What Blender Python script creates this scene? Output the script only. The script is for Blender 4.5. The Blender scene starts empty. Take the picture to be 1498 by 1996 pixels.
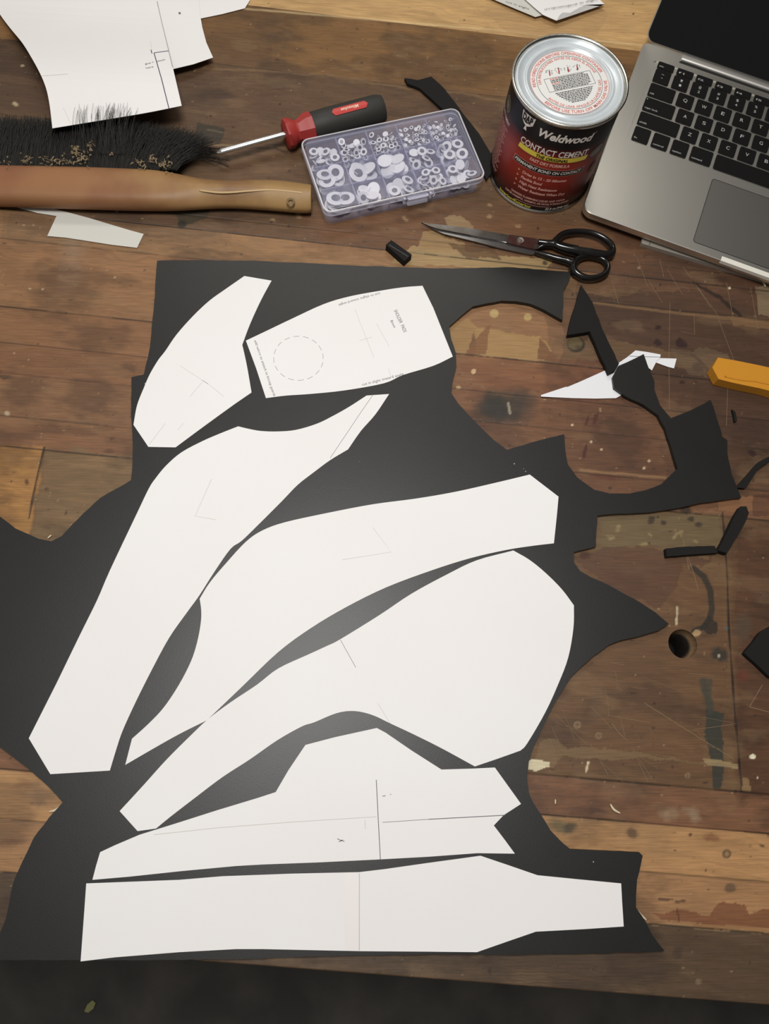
import bpy, bmesh, math, random
import numpy as np
from mathutils import Vector, Matrix

S = bpy.context.scene
C = S.collection
random.seed(7)
rng = np.random.default_rng(7)

# ------------------------------------------------------------------ camera
F, W, H = 1620.5, 1498, 1996
PITCH, ROLL, CH = 0.3114, -0.0628, 0.7107        # metres above the bench
RM = Matrix.Rotation(ROLL, 4, 'Y') @ Matrix.Rotation(PITCH, 4, 'X')
cd = bpy.data.cameras.new('camera')
cam = bpy.data.objects.new('camera', cd); C.objects.link(cam)
cam.matrix_world = Matrix.Translation((0, 0, CH)) @ RM
cd.sensor_fit = 'HORIZONTAL'; cd.sensor_width = 36; cd.lens = F / W * 36
cd.clip_start = 0.01; cd.clip_end = 20
S.camera = cam

# ------------------------------------------------------------------ light
wd = bpy.data.worlds.new('world'); S.world = wd; wd.use_nodes = True
# a dim room: paler towards the left, dark towards the right and behind the screen
_nt = wd.node_tree; _bg = _nt.nodes['Background']; _bg.inputs[0].default_value = (1.0, 0.97, 0.94, 1)
_tc = _nt.nodes.new('ShaderNodeTexCoord'); _dp = _nt.nodes.new('ShaderNodeVectorMath'); _dp.operation = 'DOT_PRODUCT'
_dp.inputs[1].default_value = (-0.80, 0.10, 0.10)
_mr = _nt.nodes.new('ShaderNodeMapRange'); _mr.inputs['From Min'].default_value = -0.45; _mr.inputs['From Max'].default_value = 0.3
_mr.inputs['To Min'].default_value = 0.04; _mr.inputs['To Max'].default_value = 0.26
_nt.links.new(_tc.outputs['Generated'], _dp.inputs[0]); _nt.links.new(_dp.outputs['Value'], _mr.inputs[0]); _nt.links.new(_mr.outputs[0], _bg.inputs[1])

def lamp(name, loc, energy, sx, sy, col, target=(0, 0.3, 0)):
    l = bpy.data.lights.new(name, 'AREA'); l.shape = 'RECTANGLE'; l.size = sx; l.size_y = sy
    l.energy = energy; l.color = col
    o = bpy.data.objects.new(name, l); C.objects.link(o); o.location = loc
    o.rotation_euler = (Vector(target) - Vector(loc)).to_track_quat('-Z', 'Y').to_euler()
    return o
lamp('ceiling_lamp', (-0.04, 0.25, 1.36), 14.8, 0.50, 0.26, (1.0, 0.985, 0.965), (0.0, 0.22, 0))
lamp('strip_lamp', (0.02, 1.40, 1.20), 5.6, 1.00, 0.22, (1.0, 0.95, 0.87), (0.02, 0.75, 0.0))
S.view_settings.view_transform = 'Standard'
S.view_settings.look = 'None'
S.view_settings.exposure = 0.0
S.view_settings.gamma = 1.0
S.view_settings.use_curve_mapping = False
try:
    S.cycles.transparent_max_bounces = 32
except Exception:
    pass

# ------------------------------------------------------------------ helpers
R3 = RM.to_3x3()
def at(px, py, z=0.0):
    """point of the photograph's frame -> point at height z (metres)"""
    d = R3 @ Vector(((px - W / 2) / F, -(py - H / 2) / F, -1))
    t = (z - CH) / d.z
    return Vector((d.x * t, d.y * t, z))

def srgb(r, g, b):
    f = lambda c: (c / 255 / 12.92) if c / 255 <= 0.04045 else ((c / 255 + 0.055) / 1.055) ** 2.4
    return (f(r), f(g), f(b), 1)

def mat(name, col, rough=0.5, metal=0.0, spec=0.5, bump=None, var=None, trans=0.0, ior=1.45, coat=0.0, emit=None):
    m = bpy.data.materials.new(name); m.use_nodes = True
    nt = m.node_tree; b = nt.nodes['Principled BSDF']
    b.inputs['Base Color'].default_value = col
    b.inputs['Roughness'].default_value = rough
    b.inputs['Metallic'].default_value = metal
    b.inputs['Specular IOR Level'].default_value = spec
    b.inputs['IOR'].default_value = ior
    b.inputs['Transmission Weight'].default_value = trans
    b.inputs['Coat Weight'].default_value = coat
    tc = nt.nodes.new('ShaderNodeTexCoord')
    if bump:
        n = nt.nodes.new('ShaderNodeTexNoise'); n.inputs['Scale'].default_value = bump[0]; n.inputs['Detail'].default_value = 3
        bp = nt.nodes.new('ShaderNodeBump'); bp.inputs['Strength'].default_value = bump[1]; bp.inputs['Distance'].default_value = bump[2]
        nt.links.new(tc.outputs['Object'], n.inputs['Vector'])
        nt.links.new(n.outputs['Fac'], bp.inputs['Height']); nt.links.new(bp.outputs['Normal'], b.inputs['Normal'])
    if var:   # (scale, colour b, lo, hi)
        n = nt.nodes.new('ShaderNodeTexNoise'); n.inputs['Scale'].default_value = var[0]; n.inputs['Detail'].default_value = 5
        r = nt.nodes.new('ShaderNodeValToRGB')
        r.color_ramp.elements[0].position = var[2]; r.color_ramp.elements[1].position = var[3]
        r.color_ramp.elements[0].color = col; r.color_ramp.elements[1].color = var[1]
        nt.links.new(tc.outputs['Object'], n.inputs['Vector'])
        nt.links.new(n.outputs['Fac'], r.inputs['Fac']); nt.links.new(r.outputs['Color'], b.inputs['Base Color'])
    return m

def glassy(name, col, alpha, rough=0.15, tint=(1, 1, 1, 1), body=None):
    """translucent plastic: part clear, part milky, with a gloss"""
    m = bpy.data.materials.new(name); m.use_nodes = True
    nt = m.node_tree; nt.nodes.clear()
    out = nt.nodes.new('ShaderNodeOutputMaterial')
    tr = nt.nodes.new('ShaderNodeBsdfTransparent'); tr.inputs[0].default_value = tint
    b = nt.nodes.new('ShaderNodeBsdfPrincipled')
    b.inputs['Base Color'].default_value = col; b.inputs['Roughness'].default_value = rough
    mx = nt.nodes.new('ShaderNodeMixShader'); mx.inputs[0].default_value = alpha
    nt.links.new(tr.outputs[0], mx.inputs[1]); nt.links.new(b.outputs[0], mx.inputs[2])
    nt.links.new(mx.outputs[0], out.inputs[0])
    return m

def link(name, me, m=None, parent=None, smooth=False):
    o = bpy.data.objects.new(name, me); C.objects.link(o)
    if m is not None:
        if isinstance(m, (list, tuple)):
            for q in m: me.materials.append(q)
        else: me.materials.append(m)
    if parent is not None: o.parent = parent
    if smooth:
        me.polygons.foreach_set('use_smooth', [True] * len(me.polygons))
    return o

def from_bm(name, bm, m=None, parent=None, smooth=False):
    me = bpy.data.meshes.new(name); bm.to_mesh(me); bm.free()
    return link(name, me, m, parent, smooth)

def tag(o, label=None, cat=None, group=None, kind=None):
    if label: o['label'] = label
    if cat: o['category'] = cat
    if group: o['group'] = group
    if kind: o['kind'] = kind
    return o

def thing(name, label, cat, loc=(0, 0, 0), rz=0, group=None):
    o = bpy.data.objects.new(name, None); C.objects.link(o)
    o.empty_display_size = 0.01
    o.location = loc; o.rotation_euler = (0, 0, rz)
    return tag(o, label, cat, group)

def sharp(o, ang=35):
    """smooth with auto sharp edges"""
    me = o.data
    bm = bmesh.new(); bm.from_mesh(me)
    for e in bm.edges:
        if len(e.link_faces) == 2 and e.calc_face_angle(0) > math.radians(ang): e.smooth = False
    for f in bm.faces: f.smooth = True
    bm.to_mesh(me); bm.free()
    return o

def bevel(bm, w, seg=2, ang=30):
    es = [e for e in bm.edges if len(e.link_faces) == 2 and e.calc_face_angle(0) > math.radians(ang)]
    bmesh.ops.bevel(bm, geom=es, offset=w, segments=seg, affect='EDGES', clamp_overlap=True)

def bm_box(bm, x0, x1, y0, y1, z0, z1, M=None):
    vs = [bm.verts.new((x, y, z)) for z in (z0, z1) for x, y in ((x0, y0), (x1, y0), (x1, y1), (x0, y1))]
    for f in ((3, 2, 1, 0), (4, 5, 6, 7), (0, 1, 5, 4), (1, 2, 6, 5), (2, 3, 7, 6), (3, 0, 4, 7)):
        bm.faces.new([vs[i] for i in f])
    if M is not None:
        for v in vs: v.co = M @ v.co
    return vs

def bm_prism(bm, pts, z0, z1, mi=0):
    """closed outline (ccw or cw) extruded from z0 to z1"""
    a = sum(pts[i][0] * pts[(i + 1) % len(pts)][1] - pts[(i + 1) % len(pts)][0] * pts[i][1] for i in range(len(pts)))
    if a < 0: pts = pts[::-1]
    n = len(pts)
    lo = [bm.verts.new((p[0], p[1], z0)) for p in pts]; hi = [bm.verts.new((p[0], p[1], z1)) for p in pts]
    fs = [bm.faces.new(hi), bm.faces.new(lo[::-1])]
    for i in range(n):
        fs.append(bm.faces.new((lo[i], lo[(i + 1) % n], hi[(i + 1) % n], hi[i])))
    for f in fs: f.material_index = mi
    return fs

def rrect(x0, x1, y0, y1, r, seg=5):
    pts = []
    for cx, cy, a in ((x1 - r, y1 - r, 0), (x0 + r, y1 - r, 90), (x0 + r, y0 + r, 180), (x1 - r, y0 + r, 270)):
        for k in range(seg + 1):
            t = math.radians(a + 90 * k / seg); pts.append((cx + r * math.cos(t), cy + r * math.sin(t)))
    return pts

def lathe(bm, prof, n=64, mi=None, M=None, a0=0, a1=360):
    full = abs(a1 - a0) >= 360
    rings = []
    m = n if full else n + 1
    for r, z in prof:
        ring = []
        if r < 1e-7:
            v = bm.verts.new((0, 0, z)); ring = [v] * m
        else:
            for k in range(m):
                t = math.radians(a0 + (a1 - a0) * k / n); ring.append(bm.verts.new((r * math.cos(t), r * math.sin(t), z)))
        rings.append(ring)
    for i in range(len(prof) - 1):
        for k in range(n):
            k2 = (k + 1) % m
            q = [rings[i][k], rings[i][k2], rings[i + 1][k2], rings[i + 1][k]]
            u = []
            for v in q:
                if v not in u: u.append(v)
            if len(u) >= 3:
                f = bm.faces.new(u)
                if mi is not None: f.material_index = mi[i]
    if M is not None:
        vs = {v for r in rings for v in r}
        for v in vs: v.co = M @ v.co

def tube(bm, pts, rad, seg=8, cap=True, flat=1.0, up=(0, 0, 1), closed=False):
    """tube along points; rad a number or list; flat squashes along 'up'"""
    n = len(pts); pts = [Vector(p) for p in pts]
    if not isinstance(rad, (list, tuple)): rad = [rad] * n
    rings = []
    up = Vector(up)
    for i, p in enumerate(pts):
        if closed: d = pts[(i + 1) % n] - pts[(i - 1) % n]
        else: d = pts[min(i + 1, n - 1)] - pts[max(i - 1, 0)]
        d.normalize()
        s = d.cross(up)
        if s.length < 1e-5: s = d.cross(Vector((1, 0, 0)))
        s.normalize(); u = s.cross(d).normalized()
        rings.append([bm.verts.new(p + s * rad[i] * math.cos(2 * math.pi * k / seg) + u * rad[i] * flat * math.sin(2 * math.pi * k / seg)) for k in range(seg)])
    m = n if closed else n - 1
    for i in range(m):
        a, b = rings[i], rings[(i + 1) % n]
        for k in range(seg):
            bm.faces.new((a[k], a[(k + 1) % seg], b[(k + 1) % seg], b[k]))
    if cap and not closed:
        bm.faces.new(rings[0]); bm.faces.new(rings[-1][::-1])

def smooth_path(pts, n=8, closed=False):
    """Catmull-Rom through points"""
    out = []; P = [Vector(p) for p in pts]; m = len(P)
    rngi = range(m) if closed else range(m - 1)
    for i in rngi:
        if closed: p0, p1, p2, p3 = P[(i - 1) % m], P[i], P[(i + 1) % m], P[(i + 2) % m]
        else: p0, p1, p2, p3 = P[max(i - 1, 0)], P[i], P[i + 1], P[min(i + 2, m - 1)]
        for k in range(n):
            t = k / n
            out.append(0.5 * ((2 * p1) + (-p0 + p2) * t + (2 * p0 - 5 * p1 + 4 * p2 - p3) * t * t + (-p0 + 3 * p1 - 3 * p2 + p3) * t ** 3))
    if not closed: out.append(P[-1])
    return out

# text ---------------------------------------------------------------
_txt = {}
def text_geo(s, bold=0.0, shear=0.0):
    """glyph mesh scaled to unit cap height, x from 0; returns (verts, faces, width)"""
    key = (s, bold, shear)
    if key in _txt: return _txt[key]
    cu = bpy.data.curves.new('lettering', 'FONT'); cu.body = s; cu.size = 1; cu.offset = bold; cu.shear = shear
    cu.resolution_u = 3
    o = bpy.data.objects.new('lettering', cu); C.objects.link(o)
    dg = bpy.context.evaluated_depsgraph_get(); dg.update()
    me = bpy.data.meshes.new_from_object(o.evaluated_get(dg))
    V = np.array([v.co[:2] for v in me.vertices]) if len(me.vertices) else np.zeros((1, 2))
    Fc = [tuple(p.vertices) for p in me.polygons]
    C.objects.unlink(o); bpy.data.objects.remove(o); bpy.data.curves.remove(cu); bpy.data.meshes.remove(me)
    V[:, 0] -= V[:, 0].min(); V /= 0.69
    _txt[key] = (V, Fc, float(V[:, 0].max()))
    return _txt[key]

def text_obj(name, s, fn, m, parent, bold=0.0, shear=0.0):
    """fn maps unit (x/width, y) to a point"""
    V, Fc, w = text_geo(s, bold, shear)
    me = bpy.data.meshes.new(name)
    me.from_pydata([fn(x / w, y) for x, y in V], [], Fc); me.update()
    return link(name, me, m, parent)

def plane_text(name, s, A, B, cap, z, m, parent, bold=0.0, inv=None):
    """text whose baseline runs A -> B (world), cap height cap"""
    A = Vector((A[0], A[1])); B = Vector((B[0], B[1])); d = B - A; u = Vector((-d.y, d.x)).normalized() * cap
    def fn(x, y):
        p = A + d * x + u * y
        v = Vector((p.x, p.y, z))
        return tuple(inv @ v) if inv is not None else tuple(v)
    return text_obj(name, s, fn, m, parent, bold)

# flat outlines ------------------------------------------------------
def sheet(name, px, zf, th, m, label=None, cat=None, group=None, bend=None, cuts=0, parent=None, refine=None, curve=True):
    """a cut sheet whose underside follows zf(x, y); outline given in the photograph's frame on its top face"""
    pts = []
    for q in px:
        p = at(q[0], q[1], 0.01)
        for _ in range(6): p = at(q[0], q[1], zf(p.x, p.y) + th)
        pts.append((p.x, p.y))
    bm = bmesh.new()
    n = len(pts)
    a = sum(pts[i][0] * pts[(i + 1) % n][1] - pts[(i + 1) % n][0] * pts[i][1] for i in range(n))
    if a < 0: pts = pts[::-1]
    f = bm.faces.new([bm.verts.new((p[0], p[1], 0)) for p in pts])
    if cuts:
        bmesh.ops.triangulate(bm, faces=bm.faces[:])
        bd = Vector(bend).normalized()
        ds = [bd.x * p[0] + bd.y * p[1] for p in pts]; lo, hi = min(ds), max(ds)
        for k in range(1, cuts):
            t = lo + (hi - lo) * k / cuts
            bmesh.ops.bisect_plane(bm, geom=bm.verts[:] + bm.edges[:] + bm.faces[:], plane_co=(bd.x * t, bd.y * t, 0), plane_no=(bd.x, bd.y, 0))
    bmesh.ops.recalc_face_normals(bm, faces=bm.faces[:])
    if bm.faces[:][0].normal.z < 0: bmesh.ops.reverse_faces(bm, faces=bm.faces[:])
    r = bmesh.ops.extrude_face_region(bm, geom=bm.faces[:])
    top = [v for v in r['geom'] if isinstance(v, bmesh.types.BMVert)]
    tops = set(top)
    for v in bm.verts:
        z = zf(v.co.x, v.co.y)
        v.co.z = z + (th if v in tops else 0)
    bmesh.ops.recalc_face_normals(bm, faces=bm.faces[:])
    o = from_bm(name, bm, m, parent)
    tag(o, label, cat, group)
    return o

def line_mark(bm, px, w, z):
    """thin flat stroke following points of the photograph's frame, at height z"""
    P = [at(q[0], q[1], z) for q in px]
    L = []
    for i, p in enumerate(P):
        d = (P[min(i + 1, len(P) - 1)] - P[max(i - 1, 0)]).normalized(); s = Vector((-d.y, d.x, 0)) * w / 2
        L.append((bm.verts.new(p - s), bm.verts.new(p + s)))
    for i in range(len(L) - 1):
        bm.faces.new((L[i][0], L[i + 1][0], L[i + 1][1], L[i][1]))

# ------------------------------------------------------------------ numpy noise
def vnoise(x, y, seed=0):
    xi = np.floor(x).astype(np.int64); yi = np.floor(y).astype(np.int64)
    xf = x - xi; yf = y - yi
    def h(a, b):
        n = (a * 374761393 + b * 668265263 + seed * 974634777) & 0xffffffff
        n = ((n ^ (n >> 13)) * 1274126177) & 0xffffffff
        return ((n ^ (n >> 16)) & 0xffff) / 65535.0
    u = xf * xf * (3 - 2 * xf); v = yf * yf * (3 - 2 * yf)
    return (h(xi, yi) * (1 - u) + h(xi + 1, yi) * u) * (1 - v) + (h(xi, yi + 1) * (1 - u) + h(xi + 1, yi + 1) * u) * v
def fbm(x, y, seed=0, o=4):
    s = 0; a = 0.5; t = 0
    for k in range(o):
        s = s + a * vnoise(x * 2 ** k, y * 2 ** k, seed + k); t += a; a *= 0.55
    return s / t

# ================================================================== THE WORKBENCH
PHI = -0.081
cu_, su_ = math.cos(PHI), math.sin(PHI)
def uv_of(p): return (p[0] * cu_ + p[1] * su_, -p[0] * su_ + p[1] * cu_)
def vof(px, py): return uv_of(at(px, py))[1]

VF = vof(950, 1916)                       # front edge of the bench
seams = [('front', VF), ('P', vof(1400, 1812)), ('O', vof(1370, 1709)), ('N', vof(1270, 1606)), ('M', vof(1235, 1526)),
         ('I', vof(128, 881)), ('H', vof(128, 822)), ('L', vof(1150, 842)), ('G', vof(142, 681)), ('F', vof(150, 612)),
         ('E', vof(1330, 605)), ('D', vof(800, 492)), ('C2', vof(150, 395)), ('C', vof(520, 280)), ('B', vof(640, 148)), ('A', vof(800, 46)), ('top', vof(800, -90))]
sv = {k: v for k, v in seams}
UX0, UX1 = -0.48, 0.60
VTOP = 1.02
us = np.arange(UX0, UX1 + 0.001, 0.00112)
us = np.concatenate([np.linspace(-0.75, UX0, 12)[:-1], us, np.linspace(us[-1], 0.95, 14)[1:]])
vs = list(np.arange(VF, VTOP, 0.00105))
for k, v in seams[1:]:
    vs = [q for q in vs if abs(q - v) > 0.0009] + [v - 0.0007, v, v + 0.0007]
vs = np.array(sorted(vs))
U, V = np.meshgrid(us, vs)
nv, nu = U.shape
X = U * cu_ - V * su_; Y = U * su_ + V * cu_
# photograph-frame coordinates of every bench vertex (used only to place boards' knots, stains and scratches)
RI = np.array(R3).T
def to_px(X, Y, Z=0.0):
    P = np.stack([X, Y, np.zeros_like(X) + Z - CH], -1) @ RI.T
    return W / 2 + F * P[..., 0] / -P[..., 2], H / 2 - F * P[..., 1] / -P[..., 2]
PX, PY = to_px(X, Y)

def S8(r, g, b): return np.array(srgb(r, g, b)[:3])
col = np.zeros((nv, nu, 3))
boards = [('front', 'P', (82, 64, 49)), ('P', 'O', (150, 112, 80)), ('O', 'N', (166, 126, 88)), ('N', 'M', (116, 80, 58)),
          ('M', 'I', (104, 78, 54)), ('I', 'H', (120, 84, 60)), ('H', 'L', (122, 88, 64)), ('L', 'G', (120, 84, 60)), ('G', 'F', (126, 90, 64)),
          ('F', 'E', (134, 98, 70)), ('E', 'D', (140, 106, 76)), ('D', 'C2', (98, 72, 52)), ('C2', 'C', (94, 72, 54)), ('C', 'B', (88, 66, 48)),
          ('B', 'A', (120, 87, 52)), ('A', 'top', (186, 150, 106)), ('top', None, (150, 112, 74))]
bid = np.zeros((nv, nu))
for i, (a, b, c) in enumerate(boards):
    lo = sv[a]; hi = sv[b] if b else 9
    mk = (V >= lo - 1e-6) & (V < hi)
    col[mk] = S8(*c); bid[mk] = i
wx = (fbm(PX / 38, PY / 38, 3) - 0.5) * 34; wy = (fbm(PX / 38, PY / 38, 9) - 0.5) * 34
fx = (fbm(PX / 9, PY / 9, 13) - 0.5) * 9; fy = (fbm(PX / 9, PY / 9, 19) - 0.5) * 9

def blend(mask, c, k=1.0):
    global col
    w = (mask * k)[..., None]; col = col * (1 - w) + S8(*c) * w
def ell(cx, cy, rx, ry, c, k=1.0, ang=0, soft=0.3, warp=1.0):
    x = PX + wx * warp + fx * min(1, warp * 2) - cx; y = PY + wy * warp + fy * min(1, warp * 2) - cy
    a = math.radians(ang); xr = x * math.cos(a) + y * math.sin(a); yr = -x * math.sin(a) + y * math.cos(a)
    d = np.sqrt((xr / rx) ** 2 + (yr / ry) ** 2)
    blend(np.clip((1 - d) / soft, 0, 1), c, k)
def inpoly(pts, x, y):
    ins = np.zeros(x.shape, bool); n = len(pts)
    for i in range(n):
        x1, y1 = pts[i]; x2, y2 = pts[(i + 1) % n]
        if y1 == y2: continue
        ins ^= ((y1 > y) != (y2 > y)) & (x < (x2 - x1) * (y - y1) / (y2 - y1) + x1)
    return ins
def poly(pts, c, k=1.0, warp=0.5):
    x = PX + wx * warp + fx * warp; y = PY + wy * warp + fy * warp
    blend(inpoly(pts, x, y).astype(float), c, k)
def stroke(pts, w, c, k=1.0, warp=0.1, soft=0.4):
    x = PX + wx * warp + fx * warp; y = PY + wy * warp + fy * warp
    best = np.full(x.shape, 1e9)
    for i in range(len(pts) - 1):
        x1, y1 = pts[i]; x2, y2 = pts[i + 1]; dx, dy = x2 - x1, y2 - y1; L = dx * dx + dy * dy
        t = np.clip(((x - x1) * dx + (y - y1) * dy) / L, 0, 1)
        best = np.minimum(best, np.hypot(x - x1 - t * dx, y - y1 - t * dy))
    blend(np.clip((w - best) / (w * soft), 0, 1), c, k)

# --- broad differences in the boards' own colour, side to side
def zone(pts, c, k, s=40):
    """soft-edged region"""
    x = PX + wx; y = PY + wy
    acc = 0
    for dx in (-s, 0, s):
        for dy in (-s, 0, s): acc = acc + inpoly(pts, x + dx, y + dy)
    blend(acc / 9.0, c, k)
zone([(1090, 540), (1700, 540), (1700, 960), (1100, 960)], (62, 42, 33), 0.9, 30)
zone([(1180, 420), (1700, 470), (1700, 640), (1180, 560)], (80, 54, 40), 0.8, 20)
zone([(880, 770), (1320, 770), (1320, 1000), (880, 1000)], (104, 70, 50), 0.75, 30)
zone([(880, 690), (1200, 715), (1200, 790), (880, 770)], (116, 74, 52), 0.7, 12)
zone([(1160, 1000), (1415, 1000), (1415, 1075), (1160, 1075)], (102, 84, 62), 0.85, 8)
zone([(1130, 1090), (1430, 1090), (1440, 1540), (1020, 1500)], (98, 70, 48), 0.85, 20)
zone([(1425, 1020), (1700, 1020), (1700, 1570), (1440, 1560)], (80, 52, 35), 0.9, 6)
zone([(1350, 860), (1700, 880), (1700, 1030), (1430, 1010)], (88, 62, 44), 0.6, 15)
zone([(0, 100), (480, 120), (560, 240), (-100, 240), (-100, 90)], (84, 64, 52), 0.6, 25)
zone([(430, 130), (1000, 190), (1000, 420), (430, 420)], (92, 66, 47), 0.7, 30)
zone([(600, 400), (1260, 420), (1260, 520), (600, 480)], (112, 76, 52), 0.7, 20)
zone([(0, 400), (440, 420), (440, 480), (0, 470)], (98, 76, 60), 0.7, 15)
# brown smooth back board: darker to its left
zone([(385, 30), (560, 40), (560, 160), (385, 130)], (88, 64, 44), 0.7, 25)
zone([(560, 45), (940, 66), (1240, 95), (1240, 190), (1000, 190), (560, 130)], (112, 80, 47), 0.6, 12)
# end-jointed boards at the left
zone([(-200, 860), (82, 874), (56, 1100), (-200, 1100)], (160, 116, 68), 0.85, 3)
zone([(86, 876), (300, 890), (300, 1100), (60, 1100)], (116, 92, 66), 0.8, 3)
stroke([(86, 872), (70, 940), (56, 1010)], 2.2, (36, 26, 20), 0.9, 0.05)
# right vertical joint
stroke([(1408, 1000), (1416, 1110), (1421, 1240), (1430, 1370), (1440, 1480), (1445, 1543)], 2.4, (34, 22, 16), 0.95, 0.04)
poly([(1446, 1515), (1458, 1518), (1463, 1543), (1446, 1542)], (140, 112, 80), 0.8, 0.1)
# long grain streaks
gr = fbm(U * 14 + bid * 7.3, V * 520 + bid * 3.1 + (fbm(U * 9, V * 20, 31) - 0.5) * 22, 41, 4)
gr2 = fbm(U * 5 + bid * 3.3, V * 150 + (fbm(U * 6, V * 12, 33) - 0.5) * 14, 47, 3)
mot = fbm(U * 30, V * 55, 51, 4)
col *= (0.70 + 0.36 * gr + 0.26 * gr2)[..., None]
col *= (0.84 + 0.32 * mot)[..., None]
# grime / old varnish
dirt = np.clip((fbm(U * 16 + 5, V * 34, 61, 5) - 0.54) * 7, 0, 1) * (V < sv['A'])
blend(dirt * 0.42, (46, 31, 24))
lite = np.clip((fbm(U * 24 + 9, V * 60, 71, 5) - 0.60) * 9, 0, 1) * (V < sv['A'])
blend(lite * 0.18, (140, 114, 86))
flk = np.clip((fbm(U * 260, V * 300, 81, 2) - 0.89) * 14, 0, 1)
blend(flk * 0.6, (178, 156, 128))
pit = np.clip((fbm(U * 190, V * 220, 91, 2) - 0.86) * 12, 0, 1)
blend(pit * 0.7, (30, 20, 16))

# --- marks, in the order one meets them
# worn pale patches and streaks
poly([(800, 478), (1075, 505), (1060, 530), (760, 512)], (158, 134, 98), 0.85, 0.4)
poly([(820, 452), (858, 448), (900, 470), (905, 492), (860, 494), (818, 486)], (150, 122, 86), 0.8, 0.7)
poly([(866, 425), (900, 420), (922, 440), (915, 458), (880, 452)], (146, 122, 92), 0.75, 0.5)
poly([(875, 472), (960, 478), (980, 506), (900, 498)], (92, 66, 44), 0.8, 0.7)
poly([(872, 636), (912, 618), (932, 640), (905, 690), (880, 690)], (150, 118, 80), 0.9, 0.3)
poly([(930, 640), (1050, 655), (1075, 680), (1060, 704), (925, 692)], (156, 124, 84), 0.9, 0.35)
poly([(930, 660), (958, 630), (945, 690), (905, 692)], (120, 82, 54), 0.85, 0.2)
poly([(1052, 658), (1078, 690), (1088, 704), (1045, 700)], (112, 76, 52), 0.9, 0.2)
poly([(1100, 655), (1200, 665), (1330, 690), (1420, 690), (1430, 725), (1300, 712), (1100, 700)], (104, 80, 58), 0.7, 0.6)
stroke([(1158, 590), (1260, 602), (1340, 612), (1498, 628)], 3.2, (120, 92, 66), 0.7, 0.15)
poly([(1418, 615), (1498, 628), (1520, 640), (1430, 636)], (120, 90, 64), 0.7, 0.3)
ell(963, 611, 9.5, 9, (176, 152, 106), 0.95, 0, 0.2, 0.03)
ell(1028, 618, 8.5, 8, (170, 146, 100), 0.95, 0, 0.2, 0.03)
ell(1122, 671, 19, 17, (44, 34, 26), 0.95, 0, 0.15, 0.03)
ell(1120, 669, 16, 14.5, (96, 82, 56), 0.9, 0, 0.25, 0.1)
ell(1126, 677, 9, 6, (60, 46, 32), 0.7, 20, 0.6, 0.2)
ell(985, 795, 72, 44, (50, 46, 42), 0.85, -5, 0.55, 0.7)
ell(960, 800, 40, 32, (40, 38, 36), 0.7, 0, 0.5, 0.7)
stroke([(990, 785), (994, 805)], 3, (150, 142, 130), 0.8, 0.1)
ell(923, 724, 5, 6, (196, 170, 134), 0.9, 30, 0.3, 0.1)
ell(893, 756, 5, 4, (186, 158, 120), 0.8, 0, 0.3, 0.1)
ell(1143, 819, 13, 3, (70, 32, 28), 0.85, -70, 0.3, 0.1); ell(1160, 815, 15, 5, (70, 34, 28), 0.8, -72, 0.3, 0.15)
ell(1140, 880, 17, 4, (66, 30, 26), 0.85, -78, 0.3, 0.12)
for q in ((1115, 828), (1152, 861), (1264, 898), (1255, 912), (1172, 876)): ell(q[0], q[1], 3, 3, (196, 176, 150), 0.85, 0, 0.3, 0.05)
poly([(1150, 920), (1305, 925), (1280, 950), (1160, 945)], (104, 72, 52), 0.6, 0.4)
stroke([(1130, 917), (1210, 923), (1295, 931)], 3, (140, 108, 78), 0.7, 0.15)
ell(1180, 930, 40, 6, (84, 44, 34), 0.6, 4, 0.5, 0.3)
for q, r in (((1280, 668), 9), ((1325, 668), 12), ((1360, 715), 14), ((1280, 640), 7), ((1325, 745), 6), ((1468, 882), 9)): ell(q[0], q[1], r * 1.2, r * 0.8, (40, 20, 20), 0.85, 20, 0.3, 0.4)
stroke([(1345, 690), (1362, 700), (1385, 725)], 4, (44, 20, 18), 0.8, 0.2)
poly([(1300, 680), (1400, 676), (1430, 700), (1420, 735), (1340, 725)], (100, 82, 66), 0.5, 0.9)
# scratch lines at the right
SCR = [(p, 0.35, 0) for p in ([(1190, 540), (1205, 592)], [(1263, 545), (1290, 590)], [(1300, 525), (1330, 575)], [(1305, 590), (1303, 700), (1304, 800)], [(1330, 520), (1395, 610), (1425, 690), (1450, 760)],
          [(1345, 540), (1385, 600)], [(1352, 610), (1353, 652), (1326, 646)], [(1415, 550), (1428, 620)], [(1418, 740), (1415, 830)], [(1240, 500), (1262, 560)], [(1285, 505), (1293, 540)], [(1462, 560), (1476, 640)])]
stroke([(1355, 553), (1400, 580), (1440, 615)], 4, (30, 20, 16), 0.8, 0.3)
poly([(1471, 560), (1498, 556), (1540, 560), (1540, 620), (1480, 612)], (126, 108, 88), 0.75, 0.3)
ell(1421, 561, 3, 3, (214, 200, 176), 0.95, 0, 0.3, 0.03); ell(1245, 522, 4, 3, (140, 120, 96), 0.8, 0, 0.3, 0.05)
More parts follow.
